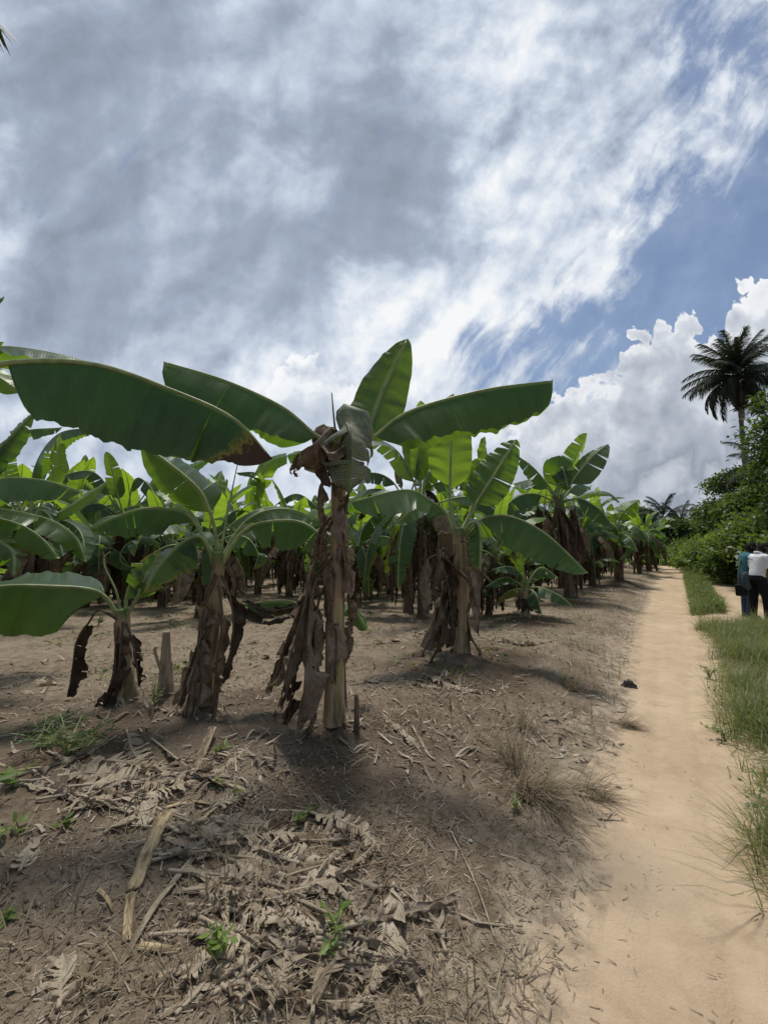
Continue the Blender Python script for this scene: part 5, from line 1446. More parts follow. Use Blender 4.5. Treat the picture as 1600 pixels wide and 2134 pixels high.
# broad-leaved ground cover mixed into the verge
def cover(name, label, xs, ys, zr, size, mat, seed):
    n = len(xs)
    z = H(xs, ys) + g.uniform(0, zr, n)
    d = norm(g.normal(size=(n, 3)) * np.array([1, 1, .35])); up = norm(np.array([0, 0, 1.]) + .4 * g.normal(size=(n, 3))); s = norm(np.cross(d, up))
    p = np.stack([xs, ys, z], 1); L = (size * g.uniform(.5, 1.4, n))[:, None]
    V = np.stack([p, p + d * L * .5 + s * L * .26, p + d * L, p + d * L * .5 - s * L * .26], 1).reshape(-1, 3)
    o = mesh_obj(name, V, np.arange(4 * n).reshape(n, 4), M[mat], attrs={'tint': np.repeat(np.clip(g.normal(.5, .22, n), 0, 1), 4)}, smooth=False)
    o['kind'] = 'stuff'; o['label'] = label
    return o
xs, ys = clumpy(9000, 160, 2.4, 9.0, .10, 2.6, .10)
k = not_track(xs, ys); cover('ground_cover', 'small green weeds among the long grass', xs[k], ys[k], .22, .035, 'fol_mid', 1)
xs, ys = clumpy(15000, 170, 10.5, 26, .05, 1.4, .16)
k = not_track(xs, ys) & ((xs - XR(ys)) * .8 < np.interp(ys, [9, 11, 14, 18, 30], [.45, .9, 1.5, 1.8, 1.6])); cover('ground_cover', 'low weeds on the strip beside the side track', xs[k], ys[k], .22, .07, 'fol_mid', 2)

# dry straw and leaf scraps over the soil
def scatter_field(n, rmax, pw=.55):
    r = .9 + (rmax - .9) * g.uniform(0, 1, n) ** (1 / (2 * pw)) if False else np.exp(g.uniform(np.log(.9), np.log(rmax), n))
    a = np.radians(g.uniform(-52, 46, n))
    x, y = r * np.sin(a), r * np.cos(a)
    k = (XL(y) - x > .04 + .8 * g.uniform(0, 1, n) ** 2) & (fbm(x * 1.4, y * 1.4, 3, 91) + .24 + .1 * g.normal(size=n) > g.uniform(0, .55, n))
    return x[k], y[k]
xs, ys = scatter_field(60000, 17)
n = len(xs); rr_ = np.hypot(xs, ys)
V, Q, t = strips(np.stack([xs, ys, H(xs, ys) + .004], 1), g.uniform(0, 6.28, n), g.normal(.12, .22, n), g.uniform(.015, .10, n) * (1 + rr_ * .04) * np.clip(rr_ / 3, .4, 1), g.uniform(.001, .004, n) * (1 + rr_ * .16), g.uniform(-.2, .4, n), np.clip(g.normal(.5, .26, n), 0, 1))
o = mesh_obj('dry_straw', V, Q, M['litter'], attrs={'tint': t}, smooth=False); o['kind'] = 'stuff'; o['label'] = 'dry straw and shredded leaf scraps strewn over the soil'
xs, ys = scatter_field(14000, 26)
k = np.hypot(xs, ys) > 2.6; xs, ys = xs[k], ys[k]
n = len(xs); rr_ = np.hypot(xs, ys)
V, Q, t = strips(np.stack([xs, ys, H(xs, ys) + .008], 1), g.uniform(0, 6.28, n), g.normal(.15, .3, n), g.uniform(.04, .16, n) * (1 + rr_ * .03), g.uniform(.006, .022, n) * (1 + rr_ * .05), g.uniform(-.3, .6, n), np.clip(g.normal(.62, .26, n), 0, 1), levels=5)
o = mesh_obj('leaf_scraps', V, Q, M['litter'], attrs={'tint': t}, smooth=False); o['kind'] = 'stuff'; o['label'] = 'broken pieces of dry banana leaf on the soil'
# scattered green sprouts between the rows
yy_ = g.uniform(4.5, 17, 160); xx_ = yy_ * np.tan(np.radians(g.uniform(-46, 30, 160)))
k = (XL(yy_) - xx_ > .5); xx_, yy_ = xx_[k], yy_[k]
ii_ = g.integers(0, len(xx_), 4200)
xs, ys = xx_[ii_] + g.normal(0, .16, 4200), yy_[ii_] + g.normal(0, .16, 4200)
cover('ground_cover', 'scattered low green sprouts on the soil between the banana rows', xs, ys, .10, .06, 'fol_mid', 3)
# clods of soil
def clods(n, rmax, s0, s1, seed):
    x, y = scatter_field(n, rmax)
    k_ = (XL(y) - x) > 1.1; x, y = x[k_], y[k_]
    k = x.size; s = g.uniform(s0, s1, k) ** 1.0
    bv = np.array([(1, 0, 0), (-1, 0, 0), (0, 1, 0), (0, -1, 0), (0, 0, 1), (0, 0, -1)], float)
    bf = np.array([(0, 2, 4), (2, 1, 4), (1, 3, 4), (3, 0, 4), (2, 0, 5), (1, 2, 5), (3, 1, 5), (0, 3, 5)])
    V = bv[None] * g.uniform(.55, 1.3, (k, 6, 1)) + g.normal(0, .22, (k, 6, 3))
    V[..., 2] *= .75
    V = V * s[:, None, None] + np.stack([x, y, H(x, y) + s * .15], 1)[:, None, :]
    Fq = (np.arange(k) * 6)[:, None, None] + bf[None]
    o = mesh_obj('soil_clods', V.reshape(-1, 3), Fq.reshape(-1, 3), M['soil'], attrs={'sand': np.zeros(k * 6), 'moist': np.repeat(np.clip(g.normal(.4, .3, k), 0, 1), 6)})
    o['kind'] = 'stuff'; o['label'] = 'crumbly clods of brown soil'
clods(30000, 9, .0015, .011, 1)
# twigs and bits on the sandy path
n = 420
ys = 1.0 + 14 * g.uniform(0, 1, n) ** 1.5; u_ = g.beta(.6, 1.2, n); xs = XL(ys) + (XR(ys) - XL(ys)) * u_
V, Q, t = strips(np.stack([xs, ys, H(xs, ys) + .003], 1), g.uniform(0, 6.28, n), g.normal(.03, .1, n), g.uniform(.008, .045, n), g.uniform(.001, .003, n), g.uniform(-.1, .15, n), np.clip(g.normal(.3, .25, n), 0, 1))
o = mesh_obj('twig_bits', V, Q, M['litter'], attrs={'tint': t}, smooth=False); o['kind'] = 'stuff'; o['label'] = 'tiny dark twigs and leaf crumbs on the sandy footpath'
# thin dry grass on the bank beside the path
n = 9000
ys = 1.4 + 14 * g.uniform(0, 1, n) ** 1.5
ce = g.uniform(0, 1, 90); ci = g.integers(0, 90, n)
xs = XL(ys) - (.15 + 1.6 * ce[ci] * g.uniform(.7, 1.2, n)) / .8
k = fbm(xs * 2.2, ys * 2.2, 3, 95) > .02
make_grass('dry_grass', 'thin dry grass on the bank left of the footpath', xs[k], ys[k], .14, .6, .4, (0, .3), .0035, 'drygrass', (.45, .25), lean_az=None)

# ------------------------------------------------------------------ dry tufts, weeds, fallen leaves and scraps
def tuft(px, py, n, ln, label, az, sp, tilt=.75, mat='drygrass', wd=.004, rad_=.07, cat='dry grass', group='dry grass tufts by the footpath', tint=(.4, .25)):
    c = gp(px, py)
    o = None
    a = g.normal(az, sp, n); r = rad_ * np.sqrt(g.uniform(0, 1, n)); th = g.uniform(0, 6.28, n)
    xs = c.x + r * np.cos(th); ys = c.y + r * np.sin(th)
    V, Q, t = strips(np.stack([xs, ys, H(xs, ys) - .01], 1), a, np.clip(g.normal(tilt, .35, n), .1, 1.5), ln * g.uniform(.45, 1.2, n), np.full(n, wd), g.uniform(.05, .35, n), np.clip(g.normal(*tint, n), 0, 1))
    o = mesh_obj('grass_tuft', V - np.array(c), Q, M[mat], attrs={'tint': t}, smooth=False)
    o.location = c
    return tag(o, label, cat, group)
tuft(1098, 1655, 260, .38, 'large brown dry grass tuft on the bank, long blades swept toward the path', -.7, .8, .5, rad_=.11)
tuft(1075, 1600, 160, .34, 'smaller dry tuft just behind the large one on the bank', 2.2, 1.0, .8)
tuft(1215, 1650, 120, .26, 'flat dry grass tuft lying toward the footpath', -.4, .6, .25, rad_=.10)
tuft(1290, 1510, 140, .24, 'thin dry tuft at the left edge of the footpath', -.2, .5, .3)
tuft(1085, 1520, 120, .26, 'short dry tuft highest on the bank', 1.2, 1.6, .7)
tuft(1190, 1440, 120, .26, 'greyish dry tuft among green sprigs at the top of the bank', .5, 1.6, .8)

def weed(px, py, h, n, size, label, mat='weed', name='weed_seedling', spreadr=.5, feathery=False, seed=0):
    c = gp(px, py)
    o = empty(name, c); tag(o, label, 'weed', 'green weeds in the soil')
    rng = np.random.default_rng(seed + 700)
    st = MB(); V_, Q_, T_ = [], [], []
    k = max(2, n // 5); cnt = 0
    for i in range(k):
        a = rng.uniform(0, 6.28); rr = spreadr * h * rng.uniform(.2, 1)
        tip = np.array([rr * math.cos(a), rr * math.sin(a), h * rng.uniform(.6, 1)])
        C, L = spline([(0, 0, -.01), tip * np.array([.3, .3, .55]), tip], 8)
        st.add(*tube(C, np.linspace(.004, .0015, 8) * (h / .15) ** .5, 5))
        for j in range(5 if not feathery else 14):
            u = rng.uniform(.35, 1.0); p = lerp_rows(C, [u])[0]
            az = rng.uniform(0, 6.28); d = norm(np.array([math.cos(az), math.sin(az), rng.uniform(-.2, .5)]))
            s = norm(np.cross(d, np.array([0, 0, 1.]) + .3 * rng.normal(size=3))); L_ = size * rng.uniform(.6, 1.25)
            nn = np.cross(s, d); w_ = .22 if not feathery else .07
            V_ += [p, p + d * L_ * .3 + s * L_ * w_ - nn * L_ * .05, p + d * L_ * .65 + s * L_ * w_ * .8 - nn * L_ * .08, p + d * L_, p + d * L_ * .65 - s * L_ * w_ * .8 - nn * L_ * .08, p + d * L_ * .3 - s * L_ * w_ - nn * L_ * .05]
            Q_ += [(cnt, cnt + 1, cnt + 2, cnt + 3), (cnt, cnt + 3, cnt + 4, cnt + 5)]; cnt += 6
            T_ += [float(np.clip(rng.normal(.6, .2), 0, 1))] * 6
    st.build('stalk', M['rib'], o)
    mesh_obj('leaves', np.array(V_), Q_, M[mat], o, attrs={'tint': T_})
    return o
weed(448, 2020, .13, 20, .050, 'bright green seedling among dry leaves near the bottom edge', seed=1)
weed(692, 2010, .11, 18, .040, 'green seedling in the dry leaf heap, right of the brighter one', seed=2)
weed(700, 1965, .14, 16, .04, 'slender green seedling just above its twin in the leaf heap', seed=3)
weed(140, 1575, .22, 80, .07, 'feathery green weed patch left of the pale fallen leaves', 'fol_mid', 'fern_weed', 1.6, True, 4)
weed(85, 1560, .18, 50, .07, 'darker feathery weed at the left side of the green patch', 'fol_dark', 'fern_weed', 1.6, True, 5)
weed(460, 1568, .05, 14, .05, 'flat bright weed beside the upright dry plank', seed=6, spreadr=1.2)
weed(455, 1640, .06, 12, .04, 'tiny weed by the crossing dry stalks', seed=7)
weed(498, 1668, .07, 10, .04, 'tiny weed right of the crossing dry stalks', seed=8)
weed(40, 1735, .06, 12, .06, 'low green weed at the left edge of the soil', seed=9, spreadr=1.3)
weed(130, 1725, .05, 10, .05, 'small dull weed on bare soil left of the folded leaf', 'fol_light', seed=10, spreadr=1.2)
weed(12, 1925, .04, 8, .06, 'leafy weed cut by the left edge', seed=11, spreadr=1.3)
weed(205, 1305, .22, 30, .09, 'dark bushy weed behind the short left banana plant', 'fol_dark', seed=12)
weed(318, 1480, .26, 20, .05, 'thin grey-green weed left of the cut stump', 'fol_mid', seed=13, spreadr=.3)
weed(1072, 1690, .08, 16, .035, 'small clover-like weed under the large dry tuft', seed=14)
weed(1175, 1430, .14, 24, .05, 'green sprig at the top of the bank', 'fol_light', seed=15)
weed(620, 1712, .07, 18, .05, 'faint green weed above the dry leaf heap', 'fol_mid', seed=16, spreadr=1.2)
weed(30, 1640, .12, 10, .10, 'pale broad-leaved weed at the left edge by the fallen leaves', seed=17)
weed(150, 1270, .2, 22, .09, 'green weed under the giant left leaf', 'fol_mid', seed=18)
weed(1478, 1415, .2, 40, .05, 'bushy weed at the right edge of the footpath, in front of the people', 'fol_mid', seed=20, spreadr=.8)
weed(1512, 1545, .14, 30, .05, 'sprawling weed leaning onto the footpath from the long grass', 'fol_mid', seed=21, spreadr=1.2)

GL = 'dry banana leaves lying on the soil'
rng = random.Random(5)
def fallen(pts, W_, label, seed, tears=14, mat='straw', lift=.02, crumple=.035, fold=(6, 6), group=GL, rr=(.008, .0025), amp=18, bf=.12):
    c = [gp(*p) for p in pts]
    c = [Vector((p.x, p.y, p.z + lift)) for p in c]
    mid = c[len(c) // 2]
    o = empty('fallen_leaf', (mid.x, mid.y, mid.z - lift)); tag(o, label, 'fallen leaf', group)
    add_leaf(o, o.location.copy(), c, bf, W_ * .78, mat, 'leaf_blade', rr=rr, ribmat='rib_straw', up=(rng.uniform(-.3, .3), rng.uniform(-.3, .3), 1), fold=(rng.uniform(-25, 20), rng.uniform(-25, 20)), tears=int(tears * 1.5), tear_amp=amp * 1.3, gap=.40, curl=rng.uniform(0, 30), crumple=crumple * .7, ripple=.006, pleat=.01, sweep=rng.uniform(.3, .9), seed=seed, ground=.003, n=70, m=5, blunt=3)
    return o
M['rib_straw'] = mat_uvfibre('dry_leaf_stalk', (0.30, 0.24, 0.17), (0.48, 0.41, 0.31), (0.14, 0.10, 0.068))
M['oldplank'] = mat_uvfibre('dry_stem_plank', (0.28, 0.215, 0.145), (0.46, 0.385, 0.285), (0.10, 0.07, 0.045))
for i, (pts, W_, tr, lab) in enumerate([
    ([(562, 1528), (490, 1590), (405, 1655)], .055, 26, 'pale serrated fallen leaf pointing at the foot of the tall plant'),
    ([(262, 1528), (278, 1575), (320, 1625)], .09, 12, 'pale fallen leaf highest on the left pile, crumpled tip up'),
    ([(60, 1640), (180, 1620), (310, 1628)], .08, 16, 'fallen leaf reaching the left edge of the pile'),
    ([(140, 1650), (260, 1645), (385, 1632)], .10, 18, 'fallen leaf across the middle of the left pile'),
    ([(190, 1590), (280, 1600), (390, 1645)], .11, 18, 'shredded fallen leaf at the back of the left pile'),
    ([(230, 1680), (310, 1665), (400, 1640)], .09, 16, 'fallen leaf along the front of the left pile'),
    ([(215, 1750), (270, 1715), (330, 1690)], .10, 5, 'folded pale fallen leaf sheet in front of the left pile'),
    ([(275, 1665), (290, 1700), (300, 1735)], .07, 5, 'short curled fallen leaf over the folded sheet'),
    ([(410, 1800), (520, 1760), (700, 1748)], .09, 26, 'long fallen leaf at the top of the middle heap'),
    ([(430, 1790), (540, 1800), (690, 1835)], .10, 26, 'fallen leaf with fine shreds across the middle heap'),
    ([(408, 1830), (520, 1885), (640, 1935)], .10, 24, 'fallen leaf running diagonally down the middle heap'),
    ([(380, 1868), (480, 1860), (620, 1885)], .09, 22, 'fallen leaf under the diagonal one in the middle heap'),
    ([(470, 1905), (560, 1925), (700, 1950)], .09, 20, 'fallen leaf low in the middle heap'),
    ([(590, 1880), (700, 1840), (780, 1770)], .06, 20, 'fallen leaf at the right of the middle heap'),
    ([(820, 1850), (800, 1960), (770, 2090)], .11, 14, 'long fallen leaf lying straight down the right of the heap'),
    ([(640, 1700), (740, 1735), (800, 1790)], .06, 14, 'narrow fallen leaf above the middle heap'),
    ([(560, 2130), (590, 2040), (600, 1950)], .10, 10, 'broad fallen leaf at the bottom, left of the green seedling'),
    ([(650, 2132), (660, 2050), (690, 1960)], .09, 8, 'broad fallen leaf at the bottom, under the green seedling'),
    ([(520, 2050), (450, 2020), (370, 2060)], .08, 12, 'fallen leaf by the bright seedling'),
    ([(365, 2130), (410, 2085), (440, 2040)], .08, 8, 'fallen leaf at the bottom edge below the bright seedling'),
    ([(500, 2130), (520, 2085), (600, 2070)], .08, 8, 'crumpled fallen leaf at the bottom edge between the seedlings'),
    ([(880, 2110), (850, 2030), (800, 1960)], .05, 12, 'fallen leaf right of the straight one near the bottom'),
    ([(930, 2000), (900, 1930), (830, 1860)], .07, 14, 'thin fallen leaf farthest right of the heap'),
    ([(120, 2125), (125, 2070), (130, 2010)], .07, 6, 'lone fallen leaf in the bottom left corner'),
    ([(40, 1825), (55, 1790), (62, 1765)], .05, 5, 'small lone scrap of leaf on the soil at left'),
    ([(0, 1540), (70, 1530), (150, 1522)], .04, 18, 'pale strip of leaf at the left edge behind the green patch'),
    ([(800, 1500), (850, 1545), (880, 1580)], .05, 14, 'narrow dry leaf right of the foot of the tall plant'),
    ([(880, 1410), (960, 1440), (1030, 1450)], .08, 16, 'dry leaf on the slope below the right plant'),
    ([(730, 1430), (820, 1420), (920, 1440)], .08, 18, 'dry leaf between the tall plant and the right plant'),
    ([(520, 1370), (600, 1370), (680, 1350)], .12, 18, 'pale leaf litter heap behind the skirt of the tall plant'),
    ([(760, 1350), (850, 1330), (900, 1310)], .14, 18, 'pale dry leaf behind the tall plant at its right'),
    ([(130, 1430), (60, 1425), (0, 1440)], .08, 18, 'dry leaf on the bare soil at left behind the short plant'),
    ([(420, 1330), (480, 1345), (540, 1340)], .10, 16, 'pale dry leaf behind the plant by the stump'),
    ([(1000, 1330), (1080, 1345), (1150, 1340)], .09, 16, 'dry leaf below the small young plant'),
    ([(420, 1700), (460, 1690), (520, 1660)], .06, 12, 'short dry leaf between the left pile and the middle heap'),
    ([(450, 1720), (500, 1730), (560, 1730)], .06, 14, 'short dry leaf at the upper left of the middle heap'),
]):
    fallen(pts, W_, lab, 600 + i, tears=tr)
# extra shreds in the heap, not told apart
zones = [((400, 1740), (720, 1990), 34), ((440, 1980), (760, 2130), 14), ((110, 1590), (400, 1680), 22), ((280, 1700), (420, 1800), 5), ((700, 1850), (880, 2050), 6)]
q = 0
for (x0, y0), (x1, y1), n in zones:
    for i in range(n):
        px = rng.uniform(x0, x1); py = rng.uniform(y0, y1); a = rng.gauss(.15, .6); l = rng.uniform(60, 150)
        fallen([(px - l * math.cos(a), py - l * math.sin(a) * .6), (px, py + rng.uniform(-12, 12)), (px + l * math.cos(a), py + l * math.sin(a) * .6)], rng.uniform(.014, .040),
               'shredded dry leaf piece in the heaps of fallen banana leaves', 700 + q, tears=rng.randint(3, 12), mat=rng.choice(('straw', 'dead_grey', 'straw', 'dead', 'dead_grey')), lift=rng.uniform(.006, .024), amp=20, crumple=.035, group='shredded leaf pieces in the heaps')
        q += 1

def stick(pts, r0, r1, label, name='dry_stalk', cat='dry stalk', mat='rib_straw', sq=.38, lift=.008, group='dry stalks on the soil', seed=0):
    c = []
    for p in pts:
        v = gp(p[0], p[1]); c.append((v.x, v.y, v.z + lift + (p[2] if len(p) > 2 else 0)))
    C, L = spline(c, 30)
    r = np.linspace(r0, r1, 30) * (1 + .12 * fbm(np.linspace(0, 3, 30), np.full(30, seed * 3.1), 3, seed))
    V, F_ = tube(C, r, 14, squash=sq)
    th_ = np.tile(np.arange(14), 30) * 0.449; ax_ = np.repeat(np.linspace(0, 1, 30), 14)
    gr_ = 1 + .75 * fbm(np.cos(th_) * 2.6 + seed, np.sin(th_) * 2.6 + ax_ * .5, 3, seed) + .5 * fbm(th_ * 3, ax_ * .7 + seed, 2, seed + 4)
    Cr_ = np.repeat(C, 14, axis=0); V = Cr_ + (V - Cr_) * gr_[:, None]
    k = V.shape[0]
    V = V + .25 * r0 * np.stack([fbm(V[:, 0] * 60, V[:, 1] * 60, 2, seed + 1), fbm(V[:, 0] * 60, V[:, 1] * 60, 2, seed + 2), fbm(V[:, 0] * 60, V[:, 1] * 60, 2, seed + 3)], 1)
    org = Vector(C[15])
    uvs_ = np.stack([th_ / 6.283 * r0 * 5 + seed * .37, ax_ * L], 1)
    o = mesh_obj(name, V - np.array(org), F_, M['oldplank' if mat == 'oldwood' else mat], uv=uvs_); o.location = org
    return tag(o, label, cat, group)
M['yellowwood'] = mat_uvfibre('split_stem_fibre', (0.34, 0.255, 0.15), (0.54, 0.43, 0.27), (0.11, 0.075, 0.045))
for i, (pts, r0, r1, lab, mt) in enumerate([
    ([(252, 2012), (330, 1890), (425, 1765)], .010, .016, 'long thin dry stalk running up from the bare soil to the middle heap', 'rib_straw'),
    ([(350, 1700), (315, 1770), (278, 1862)], .040, .030, 'thick split piece of dry stem, golden on top', 'yellowwood'),
    ([(272, 1868), (266, 1915), (262, 1968)], .016, .012, 'pale flat stalk below the thick split stem', 'yellowwood'),
    ([(442, 1535, .05), (425, 1575, .03), (400, 1628)], .028, .022, 'upright leaning dry plank of stem near the left pile', 'oldwood'),
    ([(410, 1620), (470, 1640), (528, 1662)], .022, .012, 'dry stalk at right of the left pile', 'oldwood'),
    ([(150, 1650), (270, 1642), (395, 1622)], .009, .013, 'dark dry stalk across the left pile', 'rib_old'),
    ([(345, 1688), (400, 1675), (455, 1690)], .012, .010, 'yellowish bent stalk between the piles', 'yellowwood'),
    ([(350, 1740), (400, 1725), (460, 1688)], .018, .010, 'broken stalk above the thick split stem', 'yellowwood'),
    ([(345, 1745), (375, 1760), (410, 1772)], .016, .014, 'short stalk end beside the thick split stem', 'oldwood'),
    ([(358, 1780), (390, 1785), (420, 1795)], .014, .012, 'stub of stalk at the left of the middle heap', 'oldwood'),
    ([(410, 1830), (450, 1860), (490, 1885)], .012, .008, 'dry stalk slanting into the middle heap', 'rib_straw'),
    ([(370, 1868), (440, 1858), (520, 1870)], .013, .010, 'level dry stalk under the middle heap', 'oldwood'),
    ([(480, 1815), (540, 1800), (600, 1792)], .010, .007, 'straight stalk on top of the middle heap', 'rib_straw'),
    ([(330, 2040), (400, 2030), (480, 2062), (540, 2090)], .020, .014, 'thick stalk beside the bright seedling', 'oldwood'),
    ([(545, 1950), (580, 2020), (620, 2100)], .013, .010, 'dark stalk pointing down to the bottom edge', 'rib_old'),
    ([(820, 1860), (805, 1960), (755, 2100)], .008, .006, 'long straight rib at the right of the heap', 'rib_straw'),
    ([(290, 1980), (330, 1985), (375, 1997)], .014, .012, 'short pale stalk on bare soil near the bottom', 'yellowwood'),
    ([(205, 1868), (222, 1890), (236, 1910)], .012, .004, 'small splinter of stem on bare soil', 'yellowwood'),
    ([(960, 1920), (1000, 1935), (1070, 1935)], .007, .004, 'forked pale twig on the sandy soil', 'rib_straw'),
    ([(940, 1740), (990, 1850), (1030, 1960)], .004, .003, 'long thin dry vine lying down the sandy slope', 'rib_straw'),
    ([(1113, 1505), (1120, 1530), (1150, 1560)], .012, .010, 'bent grey root on the bank', 'oldwood'),
    ([(930, 1440), (990, 1450), (1050, 1462)], .008, .006, 'pale fibre stalk on the slope', 'rib_straw'),
    ([(860, 1520), (890, 1570), (905, 1590)], .012, .008, 'fibrous stalk right of the tall plant', 'oldwood'),
    ([(560, 1690), (650, 1700), (760, 1745)], .010, .006, 'curved stalk above the middle heap', 'rib_straw'),
    ([(420, 2134), (380, 2100), (330, 2134)], .012, .010, 'stalk at the bottom edge', 'oldwood'),
]):
    stick(pts, r0, r1, lab, mat=mt, seed=i + 3)
# cut shoot and peg
c = gp(742, 1528)
V, F_ = tube(spline([(0, 0, -.02), (.004, 0, .12), (.0, 0, .25)], 14)[0], np.linspace(.024, .015, 14), 8)
o = mesh_obj('cut_shoot', V, F_, M['stem_dark']); o.location = c; tag(o, 'thin dark cut shoot standing right of the tall plant', 'shoot')
c = gp(318, 1498)
V, F_ = tube(spline([(0, 0, -.02), (-.004, 0, .05), (-.008, 0, .11)], 10)[0], np.linspace(.008, .007, 10), 7)
o = mesh_obj('peg', V, F_, M['yellowwood']); o.location = c; tag(o, 'pale thin peg in the soil left of the cut stump', 'peg')
# pale pebbles
M['pebble'] = mat_plain('pale_stone', (.40, .37, .32), .8, .2, .2, 30, .3)
M['rag'] = mat_plain('black_scrap', (.020, .014, .015), .55, .45, .6, 22, .4)
def lump(name, c, s, mat, label, cat, seed, group=None):
    th, ph = np.meshgrid(np.linspace(0, 2 * np.pi, 14, endpoint=False), np.linspace(0.05, np.pi - .05, 9))
    x = np.sin(ph) * np.cos(th); y = np.sin(ph) * np.sin(th); z = np.cos(ph)
    r = 1 + .5 * fbm(x * 1.7 + seed, y * 1.7 + z, 3, seed)
    V = np.stack([x * r * s[0], y * r * s[1], z * r * s[2]], -1).reshape(-1, 3)
    F_ = [(i * 14 + j, i * 14 + (j + 1) % 14, (i + 1) * 14 + (j + 1) % 14, (i + 1) * 14 + j) for i in range(8) for j in range(14)] + [tuple(range(13, -1, -1)), tuple(range(8 * 14, 9 * 14))]
    o = mesh_obj(name, V, F_, M[mat]); o.location = c + Vector((0, 0, s[2] * .5))
    return tag(o, label, cat, group)
for i, (px, py, s, lab) in enumerate(((325, 1507, .010, 'tiny white stone in front of the cut stump'), (417, 1564, .006, 'tiny white stone by the leaning dry plank'), (1172, 1568, .022, 'pale flat stone on the bank below the bent root'), (980, 1755, .014, 'small pale stone right of the dusty leaf heap'), (1570, 1548, .02, 'whitish stone in the grass right of the footpath'))):
    lump('pebble', gp(px, py), (s, s * .7, s * .6), 'pebble', lab, 'stone', i + 3, 'pale stones')
# black crumpled scrap on the path edge
c = gp(1310, 1432)
n = 26
U_, Vv = np.meshgrid(np.linspace(-1, 1, n), np.linspace(-1, 1, n))
X = U_ * .085 + .03 * fbm(U_ * 2, Vv * 2, 3, 801); Y = Vv * .05 + .03 * fbm(U_ * 2, Vv * 2, 3, 803)
Z = .028 + .07 * np.abs(fbm(U_ * 2.2, Vv * 2.2, 3, 805)) + .045 * np.exp(-(U_ ** 2 + Vv ** 2) * 3) - .03 * (U_ ** 2 + Vv ** 2)
idx_ = np.arange(n * n).reshape(n, n)
o = mesh_obj('scrap', np.stack([X, Y, np.maximum(Z, .004)], -1).reshape(-1, 3), np.stack([idx_[:-1, :-1], idx_[:-1, 1:], idx_[1:, 1:], idx_[1:, :-1]], -1).reshape(-1, 4), M['rag'])
o.location = c; o.rotation_euler = (0, 0, -.35)
md = o.modifiers.new('thick', 'SOLIDIFY'); md.thickness = .003
tag(o, 'black crumpled scrap lying at the left edge of the footpath', 'scrap')

# ------------------------------------------------------------------ people on the side track
M['skin'] = mat_plain('dark_skin', (.035, .020, .013), .5, .4, .1, 10)
M['hair'] = mat_plain('black_hair', (.006, .005, .005), .8, .2, .3, 120, .6)
M['white_shirt'] = mat_plain('white_cotton', (.74, .75, .80), .85, .2, .05, 13, .9)
M['teal_shirt'] = mat_plain('teal_cotton', (.045, .150, .190), .85, .2, .14, 13, .9)
M['black_cloth'] = mat_plain('black_cloth', (.010, .010, .012), .8, .2, .2, 12)
M['jeans'] = mat_plain('blue_denim', (.030, .055, .100), .85, .2, .3, 26)
M['shoe'] = mat_plain('black_shoe', (.012, .011, .011), .5, .4, .2, 20)
M['grey_cloth'] = mat_plain('blue_grey_cloth', (.06, .085, .10), .85, .2, .2, 14)
M['logo'] = mat_plain('dark_blue_print', (.03, .035, .09), .8, .2, .05, 5)
M['phone'] = mat_plain('dark_phone', (.01, .01, .012), .25, .5, .05, 5)

def loft(rings, sides=18):
    """rings: (centre, rx sideways, ry front to back, forward tilt)"""
    V, F_ = [], []
    for c, rx, ry, tl_ in rings:
        for j in range(sides):
            a = 2 * math.pi * j / sides
            V.append((c[0] + rx * math.cos(a), c[1] + ry * math.sin(a) * math.cos(tl_), c[2] - ry * math.sin(a) * math.sin(tl_)))
    n = len(rings)
    for i in range(n - 1):
        for j in range(sides):
            k = (j + 1) % sides
            F_.append((i * sides + j, i * sides + k, (i + 1) * sides + k, (i + 1) * sides + j))
    F_ += [tuple(range(sides - 1, -1, -1)), tuple(range((n - 1) * sides, n * sides))]
    return V, F_
def fuse(mb, name, mat, parent, vox=.012, it=6):
    """melts the shells into one continuous surface"""
    o = mb.build(name, mat)
    r = o.modifiers.new('fuse', 'REMESH'); r.mode = 'VOXEL'; r.voxel_size = vox; r.use_smooth_shade = True
    s = o.modifiers.new('soft', 'SMOOTH'); s.iterations = it; s.factor = .5
    dg = bpy.context.evaluated_depsgraph_get()
    me = bpy.data.meshes.new_from_object(o.evaluated_get(dg))
    me.materials.clear(); me.materials.append(mat)
    bpy.data.objects.remove(o)
    return link(bpy.data.objects.new(name, me), parent)
def limb(mb, pts, rs, n=22, sides=12):
    C, _ = spline(pts, n)
    x = np.linspace(0, 1, len(rs))
    mb.add(*tube(C, np.interp(np.linspace(0, 1, n), x, rs), sides))

